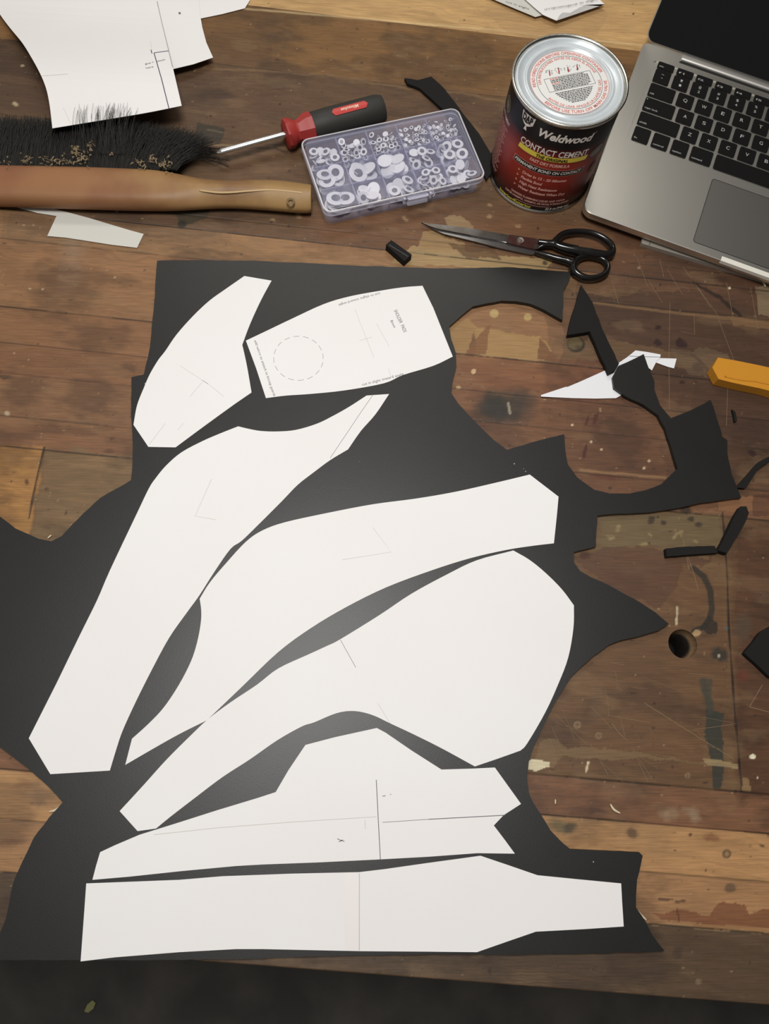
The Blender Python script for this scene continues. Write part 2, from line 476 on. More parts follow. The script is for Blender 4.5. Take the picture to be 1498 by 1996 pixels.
# dirty board end with spots
poly([(1165, 1008), (1405, 1000), (1412, 1070), (1290, 1062), (1180, 1075)], (104, 88, 64), 0.6, 0.6)
for q, r in (((1265, 1012), 10), ((1290, 1020), 8), ((1345, 1012), 8), ((1362, 1026), 11), ((1262, 1062), 5), ((1305, 1037), 3), ((1335, 996), 14), ((1280, 1008), 4)): ell(q[0], q[1], r, r * 0.8, (44, 34, 28), 0.8, 0, 0.5, 0.5)
for q, r in (((1205, 1036), 11), ((1258, 1036), 10), ((1186, 1050), 8), ((1245, 1074), 9), ((1316, 1045), 8), ((1355, 1058), 8)): ell(q[0], q[1], r, r * 0.7, (168, 150, 108), 0.45, 30, 0.8, 1.3)
poly([(1115, 1080), (1165, 1070), (1310, 1075), (1395, 1085), (1330, 1120), (1280, 1190), (1230, 1165), (1140, 1115)], (82, 54, 42), 0.6, 1.1)
poly([(1400, 945), (1440, 960), (1500, 975), (1500, 1000), (1400, 990)], (140, 98, 70), 0.6, 0.6)
poly([(1466, 965), (1498, 962), (1530, 970), (1530, 1004), (1466, 1006)], (74, 44, 36), 0.6, 0.15)
ell(1140, 1082, 14, 10, (70, 42, 34), 0.8, 0, 0.4, 0.3)
# black brush curve
stroke([(1352, 1108), (1372, 1124), (1384, 1150), (1388, 1185), (1383, 1205), (1368, 1222), (1352, 1230)], 7, (46, 40, 32), 0.92, 0.12, 0.3)
poly([(1362, 1222), (1380, 1200), (1398, 1214), (1398, 1234), (1378, 1236)], (42, 34, 28), 0.92, 0.2)
ell(1357, 1234, 9, 8, (170, 140, 106), 0.85, 0, 0.3, 0.25)
stroke([(1319, 1182), (1318, 1216)], 2.4, (190, 176, 150), 0.85, 0.1)
ell(1402, 1274, 20, 16, (44, 42, 38), 0.88, 10, 0.4, 0.4); ell(1400, 1278, 3, 5, (170, 160, 148), 0.8, 0, 0.3, 0.1)
ell(1448, 1222, 22, 34, (78, 66, 56), 0.6, 10, 0.6, 0.6); ell(1450, 1315, 18, 18, (96, 48, 34), 0.7, 0, 0.6, 0.6)
ell(1416, 1224, 4, 5, (60, 90, 100), 0.7, 0, 0.5, 0.2)
# blue-grey paint stripe
stroke([(1368, 1328), (1378, 1370), (1388, 1400)], 9, (60, 58, 50), 0.7, 0.3, 0.5)
poly([(1372, 1380), (1410, 1388), (1402, 1420), (1408, 1460), (1410, 1500), (1402, 1540), (1388, 1538), (1386, 1500), (1380, 1450), (1374, 1420)], (46, 50, 46), 0.88, 0.35)
poly([(1364, 1322), (1386, 1326), (1388, 1390), (1376, 1392)], (62, 60, 52), 0.7, 0.3)
# pale swirl, paint lump, screw rings, scratches on the inlaid board
poly([(1045, 1448), (1085, 1440), (1110, 1455), (1200, 1460), (1300, 1475), (1440, 1492), (1440, 1500), (1330, 1482), (1210, 1478), (1130, 1484), (1105, 1474), (1080, 1492), (1040, 1494)], (124, 102, 74), 0.5, 0.7)
poly([(1370, 1478), (1440, 1490), (1440, 1500), (1376, 1492)], (150, 130, 98), 0.7, 0.2)
poly([(1027, 1484), (1045, 1480), (1072, 1486), (1068, 1494), (1045, 1502), (1028, 1500)], (206, 196, 172), 0.95, 0.25)
stroke([(1146, 1486), (1142, 1504)], 2.6, (206, 192, 164), 0.9, 0.05)
for q, r in (((1125, 1413), 8), ((1166, 1434), 7), ((1340, 1512), 6)):
    ell(q[0], q[1], r, r, (140, 118, 92), 0.7, 0, 0.2, 0.05); ell(q[0], q[1], r * 0.7, r * 0.7, (96, 74, 54), 0.8, 0, 0.3, 0.05)
for k in range(34):
    x0 = rng.uniform(1070, 1390); y0 = rng.uniform(1290, 1490); a = rng.uniform(0.1, 1.5) if k % 3 else rng.uniform(-0.2, 0.3); L = rng.uniform(18, 90)
    SCR.append(([(x0, y0), (x0 + L * 0.5 * math.cos(a) + rng.uniform(-2, 2), y0 + L * 0.5 * math.sin(a)), (x0 + L * math.cos(a), min(y0 + L * math.sin(a), 1530))], rng.uniform(0.18, 0.34), int(k % 2)))
for p in ([(1192, 1410), (1205, 1428), (1222, 1444)], [(1255, 1370), (1330, 1418), (1430, 1480)], [(1340, 1085), (1352, 1120), (1360, 1150)], [(1330, 1050), (1337, 1080), (1342, 1110)], [(1485, 1335), (1460, 1378)], [(1460, 1378), (1498, 1388)]):
    SCR.append((p, 0.5, 0))
ell(1466, 1475, 6.5, 5.5, (232, 226, 206), 0.97, 0, 0.2, 0.04); ell(1476, 1516, 2.5, 2, (220, 210, 186), 0.9, 0, 0.3, 0.04)
ell(1276, 1372, 3, 3, (40, 26, 20), 0.85, 0, 0.3, 0.1)
# lower boards at the right
ell(1095, 1610, 34, 18, (92, 84, 62), 0.75, 15, 0.6, 0.7); ell(1110, 1612, 16, 12, (58, 50, 40), 0.7, 0, 0.5, 0.5)
ell(1232, 1622, 18, 12, (70, 54, 42), 0.75, 20, 0.5, 0.5); ell(1160, 1582, 26, 8, (60, 40, 34), 0.6, 5, 0.6, 0.5)
ell(1344, 1627, 4, 4, (80, 44, 30), 0.85, 0, 0.3, 0.1); ell(1385, 1634, 22, 9, (110, 62, 42), 0.6, 15, 0.5, 0.4)
for q, r in (((1300, 1588), 22), ((1347, 1590), 18)): ell(q[0], q[1], r, r * 0.8, (166, 150, 128), 0.35, 30, 0.8, 1.2)
ell(1416, 1665, 10, 10, (70, 56, 44), 0.8, 0, 0.2, 0.1); ell(1416, 1665, 6, 6, (150, 122, 88), 0.8, 0, 0.4, 0.1)
ell(1423, 1731, 13, 11, (86, 70, 56), 0.75, 0, 0.3, 0.15)
poly([(1390, 1770), (1410, 1755), (1450, 1765), (1460, 1785), (1498, 1772), (1540, 1780), (1540, 1812), (1300, 1794), (1270, 1780), (1320, 1772), (1380, 1782)], (112, 66, 44), 0.75, 0.4)
poly([(1280, 1750), (1312, 1752), (1310, 1756), (1282, 1755)], (60, 40, 30), 0.7, 0.1); stroke([(1318, 1757), (1334, 1755)], 3, (66, 42, 30), 0.7, 0.2)
stroke([(1318, 1772), (1322, 1795)], 2, (60, 38, 28), 0.7, 0.1); ell(1375, 1697, 2.5, 2.5, (50, 34, 26), 0.8, 0, 0.3, 0.05)
stroke([(1240, 1800), (1330, 1803), (1420, 1816), (1498, 1818)], 2.5, (170, 140, 106), 0.5, 0.4)
ell(1318, 1858, 12, 18, (60, 44, 34), 0.6, 10, 0.6, 0.4); ell(1360, 1912, 8, 6, (140, 118, 96), 0.6, 0, 0.7, 0.5)
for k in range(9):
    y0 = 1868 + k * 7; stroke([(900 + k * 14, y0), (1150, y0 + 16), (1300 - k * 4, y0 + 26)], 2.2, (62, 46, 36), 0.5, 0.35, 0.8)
# upper left: dust, dark patches beside the brush
for q, r in (((28, 203), 7), ((44, 127), 5), ((60, 570 - 10), 3), ((12, 806), 8), ((27, 690), 2.5), ((84, 563), 2.5), ((45, 440), 3), ((65, 438), 2.5), ((228, 413), 2.5), ((222, 540), 3.5)): ell(q[0], q[1], r, r * 0.7, (190, 170, 146), 0.7, 20, 0.5, 0.3)
ell(140, 485, 34, 110, (150, 134, 120), 0.28, 5, 0.9, 0.6)
ell(250, 715, 20, 10, (80, 58, 44), 0.6, 0, 0.5, 0.6)
ell(120, 590 - 60, 60, 6, (90, 62, 46), 0.5, 5, 0.6, 0.6); ell(10, 735, 20, 7, (60, 44, 34), 0.7, 0, 0.6, 0.4)
ell(52, 940, 5, 6, (70, 46, 28), 0.8, 0, 0.4, 0.3); ell(90, 953, 5, 4, (70, 56, 42), 0.8, 0, 0.4, 0.2); ell(212, 880, 16, 6, (80, 46, 34), 0.6, 0, 0.5, 0.3)
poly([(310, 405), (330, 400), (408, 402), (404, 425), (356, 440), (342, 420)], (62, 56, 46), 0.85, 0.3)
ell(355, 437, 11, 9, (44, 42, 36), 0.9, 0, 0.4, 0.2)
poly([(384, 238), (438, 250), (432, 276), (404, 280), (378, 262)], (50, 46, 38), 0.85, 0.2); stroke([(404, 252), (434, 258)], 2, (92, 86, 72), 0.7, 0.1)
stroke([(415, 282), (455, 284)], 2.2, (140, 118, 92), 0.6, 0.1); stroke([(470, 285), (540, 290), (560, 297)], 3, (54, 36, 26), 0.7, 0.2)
for q in ((545, 203), (454, 248), (410, 226), (563, 333), (528, 433), (562, 440), (705, 122)): ell(q[0], q[1], 3, 3, (44, 28, 22), 0.8, 0, 0.4, 0.1)
stroke([(400, 133), (560, 140), (700, 155), (745, 165), (900, 182), (1000, 200)], 3, (124, 98, 72), 0.5, 0.25)
for q in ((530, 432), (583, 416), (957, 395), (790, 430), (960, 418), (1010, 440)): ell(q[0], q[1], 8, 5, (160, 136, 104), 0.6, 30, 0.6, 0.6)
ell(1060, 512, 7, 5, (40, 34, 28), 0.8, 0, 0.4, 0.2); ell(1048, 445, 3, 3, (34, 24, 20), 0.85, 0, 0.3, 0.1)
# back board
stroke([(0, -30), (480, 17), (940, 56), (1250, 88)], 2.6, (214, 190, 150), 0.4, 0.05)
poly([(930, 20), (1160, -10), (1180, 30), (1160, 66), (1000, 66)], (168, 134, 98), 0.5, 0.7)
ell(1085, 95, 80, 6, (120, 88, 54), 0.5, 5, 0.6, 0.4)
ell(1234, 27, 2.5, 2.5, (70, 50, 30), 0.9, 0, 0.3, 0.05)
# lower left boards
ell(80, 1555, 40, 26, (92, 72, 58), 0.6, 20, 0.7, 0.8); ell(20, 1640, 30, 8, (96, 66, 48), 0.6, 5, 0.6, 0.4)
# dark seams between boards
for k, v in seams[1:-1]:
    if k in ('A',): continue
    d = np.abs(V - v)
    st = 0.9 if k in ('M', 'N', 'F', 'D', 'I', 'P') else 0.55
    if k in ('C2', 'C', 'B', 'L'): st = 0.35
    br = 0.55 + 0.45 * (fbm(U * 30, V * 0 + len(k) + v * 50, 17) > 0.42)
    blend(np.clip((0.00085 - d) / 0.0004, 0, 1) * br * st, (26, 18, 14))
col = np.clip(col * np.array([0.99, 0.975, 0.86]), 0.002, 0.9)

# height: seams dip a little, wear undulates
Z = (fbm(U * 40, V * 120, 5, 3) - 0.5) * 0.0003 - 0.00016
for k, v in seams[1:-1]:
    Z -= np.clip((0.0006 - np.abs(V - v)) / 0.0006, 0, 1) * 0.0006
Z = np.minimum(Z, 0.0)

# round dog hole
hc = at(1330, 1255); hr = 0.0128
D = np.hypot(X - hc.x, Y - hc.y)
idx = np.arange(nv * nu).reshape(nv, nu)
Xf, Yf = X.copy(), Y.copy()
near = (D > hr - 0.0007) & (D < hr + 0.0012)
with np.errstate(all='ignore'):
    Xf[near] = hc.x + (X[near] - hc.x) / D[near] * hr; Yf[near] = hc.y + (Y[near] - hc.y) / D[near] * hr
q = np.stack([idx[:-1, :-1], idx[:-1, 1:], idx[1:, 1:], idx[1:, :-1]], -1).reshape(-1, 4)
Df = np.hypot(Xf - hc.x, Yf - hc.y).ravel()
keep = ~((Df[q] <= hr * 1.002).all(1))
q = q[keep]
vert = np.stack([Xf.ravel(), Yf.ravel(), Z.ravel()], -1)
# skirt + underside + hole wall
BT = 0.045
def ring_ids():
    top = list(idx[0, :]); right = list(idx[1:, -1]); bot = list(idx[-1, :-1][::-1]); left = list(idx[1:-1, 0][::-1])
    return top + right + bot + left
rid = ring_ids()
low = vert[rid].copy(); low[:, 2] = -BT
n0 = len(vert); vert = np.vstack([vert, low])
m_ = len(rid)
side = [(rid[(i + 1) % m_], rid[i], n0 + i, n0 + (i + 1) % m_) for i in range(m_)]
faces = [tuple(f) for f in q.tolist()] + side
n1 = len(vert); K = 48
hw = [(hc.x + (hr + 0.0002) * math.cos(2 * math.pi * k / K), hc.y + (hr + 0.0002) * math.sin(2 * math.pi * k / K), z) for z in (-0.0008, -0.012, -0.0125) for k in range(K)]
hw = np.array(hw); hw[2 * K:, 0] = hc.x + (hw[2 * K:, 0] - hc.x) * 0.8; hw[2 * K:, 1] = hc.y + (hw[2 * K:, 1] - hc.y) * 0.8
hw2 = hw[2 * K:].copy(); hw2[:, 2] = -BT
vert = np.vstack([vert, hw, hw2])
for r in range(3):
    for k in range(K):
        faces.append((n1 + r * K + k, n1 + r * K + (k + 1) % K, n1 + (r + 1) * K + (k + 1) % K, n1 + (r + 1) * K + k))
me = bpy.data.meshes.new('workbench')
fa = np.array(faces, dtype=np.int32)
me.vertices.add(len(vert)); me.vertices.foreach_set('co', vert.astype(np.float32).ravel())
me.loops.add(fa.size); me.loops.foreach_set('vertex_index', fa.ravel())
me.polygons.add(len(fa)); me.polygons.foreach_set('loop_start', np.arange(0, fa.size, 4, dtype=np.int32)); me.polygons.foreach_set('loop_total', np.full(len(fa), 4, dtype=np.int32))
me.update(calc_edges=True); me.validate()
ca = me.color_attributes.new('board_colour', 'FLOAT_COLOR', 'POINT')
cc = np.ones((len(vert), 4)); cc[:n0, :3] = col.reshape(-1, 3); cc[n0:n1, :3] = S8(90, 66, 46); cc[n1:n1 + 2 * K, :3] = S8(116, 92, 66); cc[n1 + 2 * K:, :3] = S8(22, 17, 14)  # deep part of the hole painted near black, where light does not reach
ca.data.foreach_set('color', cc.ravel())
me.polygons.foreach_set('use_smooth', [True] * len(me.polygons))
wm = bpy.data.materials.new('bench_wood'); wm.use_nodes = True
nt = wm.node_tree; b = nt.nodes['Principled BSDF']
at_ = nt.nodes.new('ShaderNodeVertexColor'); at_.layer_name = 'board_colour'
tc = nt.nodes.new('ShaderNodeTexCoord'); mp = nt.nodes.new('ShaderNodeMapping'); mp.inputs['Rotation'].default_value = (0, 0, -PHI)
mp.inputs['Scale'].default_value = (40, 900, 100)
n1_ = nt.nodes.new('ShaderNodeTexNoise'); n1_.inputs['Scale'].default_value = 1; n1_.inputs['Detail'].default_value = 4
rp = nt.nodes.new('ShaderNodeMapRange'); rp.inputs['From Min'].default_value = 0.3; rp.inputs['From Max'].default_value = 0.7; rp.inputs['To Min'].default_value = 0.80; rp.inputs['To Max'].default_value = 1.16
n2_ = nt.nodes.new('ShaderNodeTexNoise'); n2_.inputs['Scale'].default_value = 160; n2_.inputs['Detail'].default_value = 5
rr = nt.nodes.new('ShaderNodeMapRange'); rr.inputs['To Min'].default_value = 0.38; rr.inputs['To Max'].default_value = 0.75
ml = nt.nodes.new('ShaderNodeMixRGB'); ml.blend_type = 'MULTIPLY'; ml.inputs[0].default_value = 1
bp = nt.nodes.new('ShaderNodeBump'); bp.inputs['Strength'].default_value = 0.35; bp.inputs['Distance'].default_value = 0.0003
L = nt.links.new
L(tc.outputs['Object'], mp.inputs[0]); L(mp.outputs[0], n1_.inputs['Vector']); L(n1_.outputs['Fac'], rp.inputs[0])
L(at_.outputs['Color'], ml.inputs[1]); L(rp.outputs[0], ml.inputs[2]); L(ml.outputs[0], b.inputs['Base Color'])
L(tc.outputs['Object'], n2_.inputs['Vector']); L(n2_.outputs['Fac'], rr.inputs[0]); L(rr.outputs[0], b.inputs['Roughness'])
L(n1_.outputs['Fac'], bp.inputs['Height']); L(bp.outputs['Normal'], b.inputs['Normal'])
b.inputs['Specular IOR Level'].default_value = 0.35
bench = link('workbench', me, wm)
tag(bench, 'worn wooden workbench top of brown boards with stains and a round hole', 'workbench')

bm = bmesh.new()
for p, w, k in SCR: line_mark(bm, p, w * 0.001, 0.00008)
scr = from_bm('scratches', bm, mat('scratch_bare_wood', srgb(128, 104, 76), 0.7), bench); scr['kind'] = 'stuff'
# floor in front of the bench
bm = bmesh.new(); bm_box(bm, -2.5, 2.5, -2.5, 2.5, -0.92, -0.90)
fl = from_bm('floor', bm, mat('floor_dark', srgb(70, 68, 64), 0.9, var=(9, srgb(92, 88, 82), 0.4, 0.7)))
fl['kind'] = 'structure'
bm = bmesh.new()
for sx, sy in ((-0.65, -0.02), (0.85, -0.14), (-0.6, 0.93), (0.9, 0.8)):
    bm_box(bm, sx - 0.045, sx + 0.045, sy - 0.045, sy + 0.045, -0.90, -BT)
    from_bm('leg', bm, mat('leg_wood', srgb(110, 82, 58), 0.6, var=(20, srgb(86, 62, 44), 0.4, 0.6)), bench); bm = bmesh.new()
bm.free()

# ================================================================== MATERIALS
M_foam = mat('black_foam', srgb(25, 25, 23), 0.40, spec=0.48, bump=(1500, 0.25, 0.0002), var=(26, srgb(24, 23, 21), 0.35, 0.65))
M_foam2 = mat('black_foam_scrap', srgb(24, 22, 20), 0.8, spec=0.3, bump=(1200, 0.25, 0.0002))
M_paper = mat('white_paper', (0.815, 0.80, 0.785, 1), 0.6, spec=0.25, var=(6, (0.80, 0.775, 0.755, 1), 0.35, 0.7))
M_paper2 = mat('cool_white_paper', (0.76, 0.755, 0.78, 1), 0.6, spec=0.25)
M_paper3 = mat('scrap_paper_grey', (0.60, 0.585, 0.53, 1), 0.65, spec=0.2)
M_pencil = mat('pencil_line', srgb(128, 124, 120), 0.7)
M_pencilD = mat('dark_pencil_line', srgb(88, 84, 92), 0.7)
M_faint = mat('faint_pencil_line', srgb(196, 192, 182), 0.7)
M_print = mat('printed_ink', srgb(100, 96, 94), 0.7)
M_pen = mat('blue_pen_line', srgb(70, 64, 92), 0.6)
M_pink = mat('pale_tape', (0.80, 0.76, 0.74, 1), 0.35, spec=0.4)

# ================================================================== MAIN FOAM SHEET
FT = 0.005
foam = [(306, 508), (380, 507), (480, 508), (600, 513), (700, 518), (850, 523), (1000, 521), (1112, 530), (1110, 543), (1098, 566), (1096, 624), (1061, 604), (1033, 592), (1005, 587), (977, 586),
        (949, 591), (921, 597), (893, 620), (875, 636), (879, 661), (888, 688), (889, 715), (882, 740), (879, 766), (893, 787), (915, 811), (962, 858), (988, 877), (1018, 868), (1052, 858), (1099, 846),
        (1101, 875), (1106, 905), (1124, 930), (1158, 955), (1188, 962), (1226, 962), (1256, 956), (1290, 943), (1320, 913), (1311, 883), (1296, 835), (1282, 809), (1256, 790), (1218, 772), (1196, 756),
        (1193, 735), (1205, 713), (1254, 690), (1262, 713), (1275, 743), (1275, 760), (1286, 790), (1307, 815), (1345, 800), (1384, 779), (1394, 807), (1405, 841), (1407, 851), (1417, 858), (1417, 883), (1426, 926),
        (1436, 950), (1444, 970), (1431, 971), (1402, 975), (1366, 980), (1316, 991), (1259, 999), (1206, 1001), (1164, 1005), (1162, 1033), (1161, 1065), (1118, 1076), (1118, 1096), (1130, 1113), (1153, 1126),
        (1183, 1139), (1233, 1166), (1276, 1193), (1303, 1216), (1283, 1229), (1249, 1239), (1206, 1249), (1186, 1257), (1156, 1279), (1133, 1299), (1113, 1319), (1090, 1355), (1073, 1385), (1056, 1419),
        (1040, 1455), (1030, 1485), (1027, 1515), (1031, 1548), (1038, 1563), (1054, 1588), (1072, 1618), (1096, 1643), (1111, 1655), (1155, 1657), (1211, 1659), (1245, 1661), (1252, 1668), (1248, 1687),
        (1241, 1715), (1239, 1747), (1239, 1769), (1259, 1799), (1271, 1823), (1295, 1854), (1219, 1856), (1139, 1859), (980, 1861), (887, 1860), (727, 1862), (567, 1866), (460, 1870), (200, 1872), (-12, 1871),
        (0, 1818), (12, 1788), (25, 1723), (37, 1694), (65, 1634), (95, 1594), (122, 1564), (95, 1534), (50, 1494), (0, 1456), (-50, 1420), (-80, 1300), (-90, 1150), (-60, 1010), (-30, 985), (0, 1007), (30, 1030), (75, 1050), (100, 1055),
        (120, 1045), (163, 1000), (196, 970), (224, 954), (255, 936), (258, 901), (258, 854), (255, 807), (256, 735), (280, 730), (292, 676), (299, 606)]
def roughen(pts, amp, step):
    out = []
    for i, p in enumerate(pts):
        q_ = pts[(i + 1) % len(pts)]; L_ = math.hypot(q_[0] - p[0], q_[1] - p[1]); n = max(1, int(L_ / step)); out.append(p)
        for k in range(1, n):
            t = k / n; out.append((p[0] + (q_[0] - p[0]) * t + random.uniform(-amp, amp), p[1] + (q_[1] - p[1]) * t + random.uniform(-amp, amp)))
    return out
z0 = lambda x, y: 0.0
sheet('foam_sheet', roughen(foam, 0.7, 14), z0, FT, M_foam, 'large black foam sheet with ragged cut-out edges lying under the white templates', 'foam sheet')

M_speck = mat('dust_speck', srgb(170, 166, 156), 0.8)
_fs = bpy.data.objects['foam_sheet']
for x_, y_, r_ in ((1002, 904, .0007), (1024, 919, .0006), (1156, 1680, .0006), (284, 748, .0011), (1020, 914, .0004), (700, 900, .0003)):
    p_ = at(x_, y_, FT); bm = bmesh.new(); lathe(bm, [(0, .0004), (r_ * .7, .0003), (r_, 0)], 7, M=Matrix.Translation((p_.x, p_.y, FT))); from_bm('dust_speck', bm, M_speck, _fs)

# ================================================================== PAPER TEMPLATES
PT = 0.0003
ZP = FT + 0.0001
zt = lambda x, y: ZP
def smooth_px(pts, hard, n=4):
    """round the outline between points except at the corners listed in hard"""
    m = len(pts); out = []
    for i in range(m):
        p1, p2 = Vector(pts[i]), Vector(pts[(i + 1) % m])
        p0 = Vector(pts[i - 1]) if i not in hard else p1 - (p2 - p1)
        j = (i + 1) % m
        p3 = Vector(pts[(i + 2) % m]) if j not in hard else p2 + (p2 - p1)
        for k in range(n):
            t = k / n; out.append(tuple(0.5 * ((2 * p1) + (-p0 + p2) * t + (2 * p0 - 5 * p1 + 4 * p2 - p3) * t * t + (-p0 + 3 * p1 - 3 * p2 + p3) * t ** 3)))
    return out
def marks(parent, name, lines, w, m, z=None):
    for l in lines:
        bm = bmesh.new(); line_mark(bm, l, w, z if z is not None else ZP + PT + 0.00006)
        o = from_bm(name[:-1] if name.endswith('s') else name, bm, m, parent)
    return o

P1 = [(476, 538), (529, 547), (508, 586), (487, 632), (472, 672), (481, 713), (490, 765), (458, 787), (422, 813), (381, 843), (342, 872), (289, 871), (260, 828), (267, 790), (281, 754), (292, 729), (308, 702), (322, 684), (344, 652), (376, 616), (408, 586), (440, 563)]
p1 = sheet('paper_template', smooth_px(P1, {0, 1, 4, 6, 7, 10, 11, 12}), zt, PT, M_paper, 'white tusk-shaped paper template at the upper left corner of the black foam', 'paper template')
marks(p1, 'pencil_lines', [[(351, 713), (394, 741)]], 0.0003, M_faint)
marks(p1, 'pencil_lines', [[(394, 741), (405, 748)]], 0.0004, M_pencil)
marks(p1, 'pencil_lines', [[(405, 748), (436, 773)], [(394, 745), (370, 773)], [(291, 866), (322, 825)], [(358, 825), (346, 838)]], 0.0003, M_faint)
P2 = [(479, 664), (521, 644), (567, 622), (630, 593), (680, 578), (739, 567), (785, 560), (823, 557), (844, 600), (882, 695), (844, 713), (785, 731), (748, 747), (671, 761), (603, 768), (558, 771), (518, 776), (499, 718)]
p2 = sheet('paper_template', smooth_px(P2, {0, 7, 8, 9, 16, 17}), zt, PT, M_paper, 'white paper template reading SHOLDER PADS 8mm with a dashed circle', 'paper template')
zl_ = ZP + PT + 0.00008
def ptxt(parent, s, a, b_, cap, m=M_print, z=zl_, bold=0.0):
    A, B = at(a[0], a[1], z), at(b_[0], b_[1], z)
    return plane_text('lettering', s, A, B, cap, z, m, parent, bold)
ptxt(p2, 'cut in slight', (740, 570), (701, 580), 0.0024)
ptxt(p2, 'inward angle', (698, 581), (659, 593), 0.0024)
ptxt(p2, 'cut in slight', (706, 752), (742, 743), 0.0027)
ptxt(p2, 'inward angle', (745, 742), (787, 731), 0.0027)
ptxt(p2, 'SHOLDER  PADS', (767, 605), (786.5, 648), 0.0034)
ptxt(p2, '8mm', (760, 625), (767, 639), 0.0026)
ptxt(p2, 'add velcro to attatch to biccep guards', (495, 664), (533, 773), 0.0024)
cc_ = at(581.5, 698, zl_); bm = bmesh.new(); rad = 0.0232
for k in range(16):
    t0 = 2 * math.pi * k / 16; vsr = []
    for j in range(4):
        t = t0 + j / 3 * 0.24
        vsr.append((bm.verts.new((cc_.x + (rad - .00018) * math.cos(t), cc_.y + (rad - .00018) * math.sin(t), zl_)), bm.verts.new((cc_.x + (rad + .00018) * math.cos(t), cc_.y + (rad + .00018) * math.sin(t), zl_))))
    for j in range(3): bm.faces.new((vsr[j][0], vsr[j][1], vsr[j + 1][1], vsr[j + 1][0]))
from_bm('dashed_circle', bm, M_pencil, p2)
marks(p2, 'pencil_lines', [[(691, 602), (728, 696)], [(733, 630), (758, 675)], [(757, 718), (761, 733)], [(700, 664), (725, 657)]], 0.0003, M_faint)
P3 = [(758, 768), (714, 771), (680, 793), (648, 811), (617, 826), (576, 838), (540, 841), (508, 840), (485, 836), (464, 831), (431, 844), (394, 860), (353, 882), (324, 907), (304, 931), (290, 952), (267, 1000), (214, 1112), (189, 1170), (155, 1239), (110, 1332), (56, 1439), (98, 1509), (214, 1502), (227, 1459), (239, 1424), (264, 1369), (294, 1309), (329, 1244), (364, 1194), (388, 1161), (418, 1114), (449, 1070), (471, 1054), (504, 1022), (549, 977), (580, 945), (612, 920), (643, 897), (678, 876), (703, 840), (731, 808)]
p3 = sheet('paper_template', smooth_px(P3, {0, 1, 9, 20, 21, 22, 23, 39}), zt, PT, M_paper, 'long white S-curved paper template running down the left side of the foam', 'paper template')
marks(p3, 'pencil_lines', [[(727, 769), (700, 808), (672, 850), (643, 893)]], 0.0004, M_pencil)
marks(p3, 'pencil_lines', [[(412, 934), (396, 970), (380, 1006), (420, 1013)]], 0.00035, M_faint)
P4 = [(244, 1491), (257, 1440), (289, 1411), (319, 1379), (349, 1334), (372, 1289), (384, 1252), (391, 1215), (392, 1190), (389, 1167), (409, 1135), (441, 1097), (479, 1056), (511, 1034), (555, 1018), (637, 1000), (726, 983), (809, 972), (885, 959), (961, 942), (1032, 925), (1088, 968), (1085, 1002), (1079, 1059), (1037, 1064), (986, 1072), (916, 1088), (840, 1112), (752, 1145), (675, 1183), (606, 1224), (542, 1271), (472, 1338), (403, 1404), (349, 1431), (299, 1459)]
p4 = sheet('paper_template', smooth_px(P4, {0, 1, 9, 20, 21, 23, 33}), zt, PT, M_paper, 'white boomerang-shaped paper template across the middle of the foam', 'paper template')
marks(p4, 'pencil_lines', [[(726, 1028), (762, 1076), (667, 1091)]], 0.00035, M_faint)
P5 = [(1000, 1073), (1031, 1091), (1062, 1116), (1094, 1148), (1118, 1180), (1117, 1224), (1107, 1281), (1088, 1332), (1062, 1389), (1027, 1449), (1014, 1463), (972, 1478), (925, 1494), (861, 1459), (807, 1432), (760, 1410), (726, 1394), (691, 1386), (656, 1390), (612, 1408), (588, 1416), (540, 1443), (487, 1480), (433, 1515), (380, 1555), (332, 1592), (304, 1615), (268, 1620), (233, 1581), (279, 1531), (324, 1481), (369, 1436), (405, 1402), (449, 1369), (500, 1335), (542, 1303), (600, 1276), (637, 1259), (663, 1246), (739, 1199), (802, 1157), (872, 1119), (929, 1092)]
p5 = sheet('paper_template', smooth_px(P5, {0, 4, 10, 12, 26, 27, 28}), zt, PT, M_paper, 'large white paddle-shaped paper template with a wide round right end', 'paper template')
marks(p5, 'pencil_lines', [[(663, 1247), (693, 1301)]], 0.0004, M_pencil)
marks(p5, 'pencil_lines', [[(736, 1371), (760, 1410)]], 0.0003, M_faint)
P6 = [(180, 1715), (187, 1688), (195, 1661), (225, 1647), (272, 1627), (349, 1603), (424, 1579), (500, 1556), (537, 1544), (562, 1501), (595, 1452), (652, 1437), (734, 1419), (751, 1428), (802, 1463), (860, 1500), (925, 1498), (964, 1496), (1015, 1567), (981, 1589), (962, 1609), (984, 1638), (1003, 1664), (930, 1663), (834, 1670), (743, 1675), (620, 1681), (513, 1685), (460, 1688), (353, 1698), (250, 1709)]
p6 = sheet('paper_template', P6, zt, PT, M_paper, 'white paper template with a raised peak and notched right end above the bottom strip', 'paper template')
marks(p6, 'pencil_lines', [[(733, 1520), (737, 1600), (741, 1675)], [(835, 1597), (984, 1589)]], 0.00055, M_pencilD)
marks(p6, 'pencil_lines', [[(745, 1603), (835, 1597)]], 0.0004, M_pencil)
marks(p6, 'pencil_lines', [[(300, 1627), (420, 1614), (560, 1603), (733, 1592)], [(711, 1598), (712, 1616)]], 0.0004, M_faint)
ms = marks(p6, 'pencil_lines', [[(745, 1552), (751, 1551)], [(760, 1549), (762, 1548)], [(657, 1635), (664, 1638), (671, 1640)], [(660, 1641), (668, 1637)]], 0.0006, M_pencil)
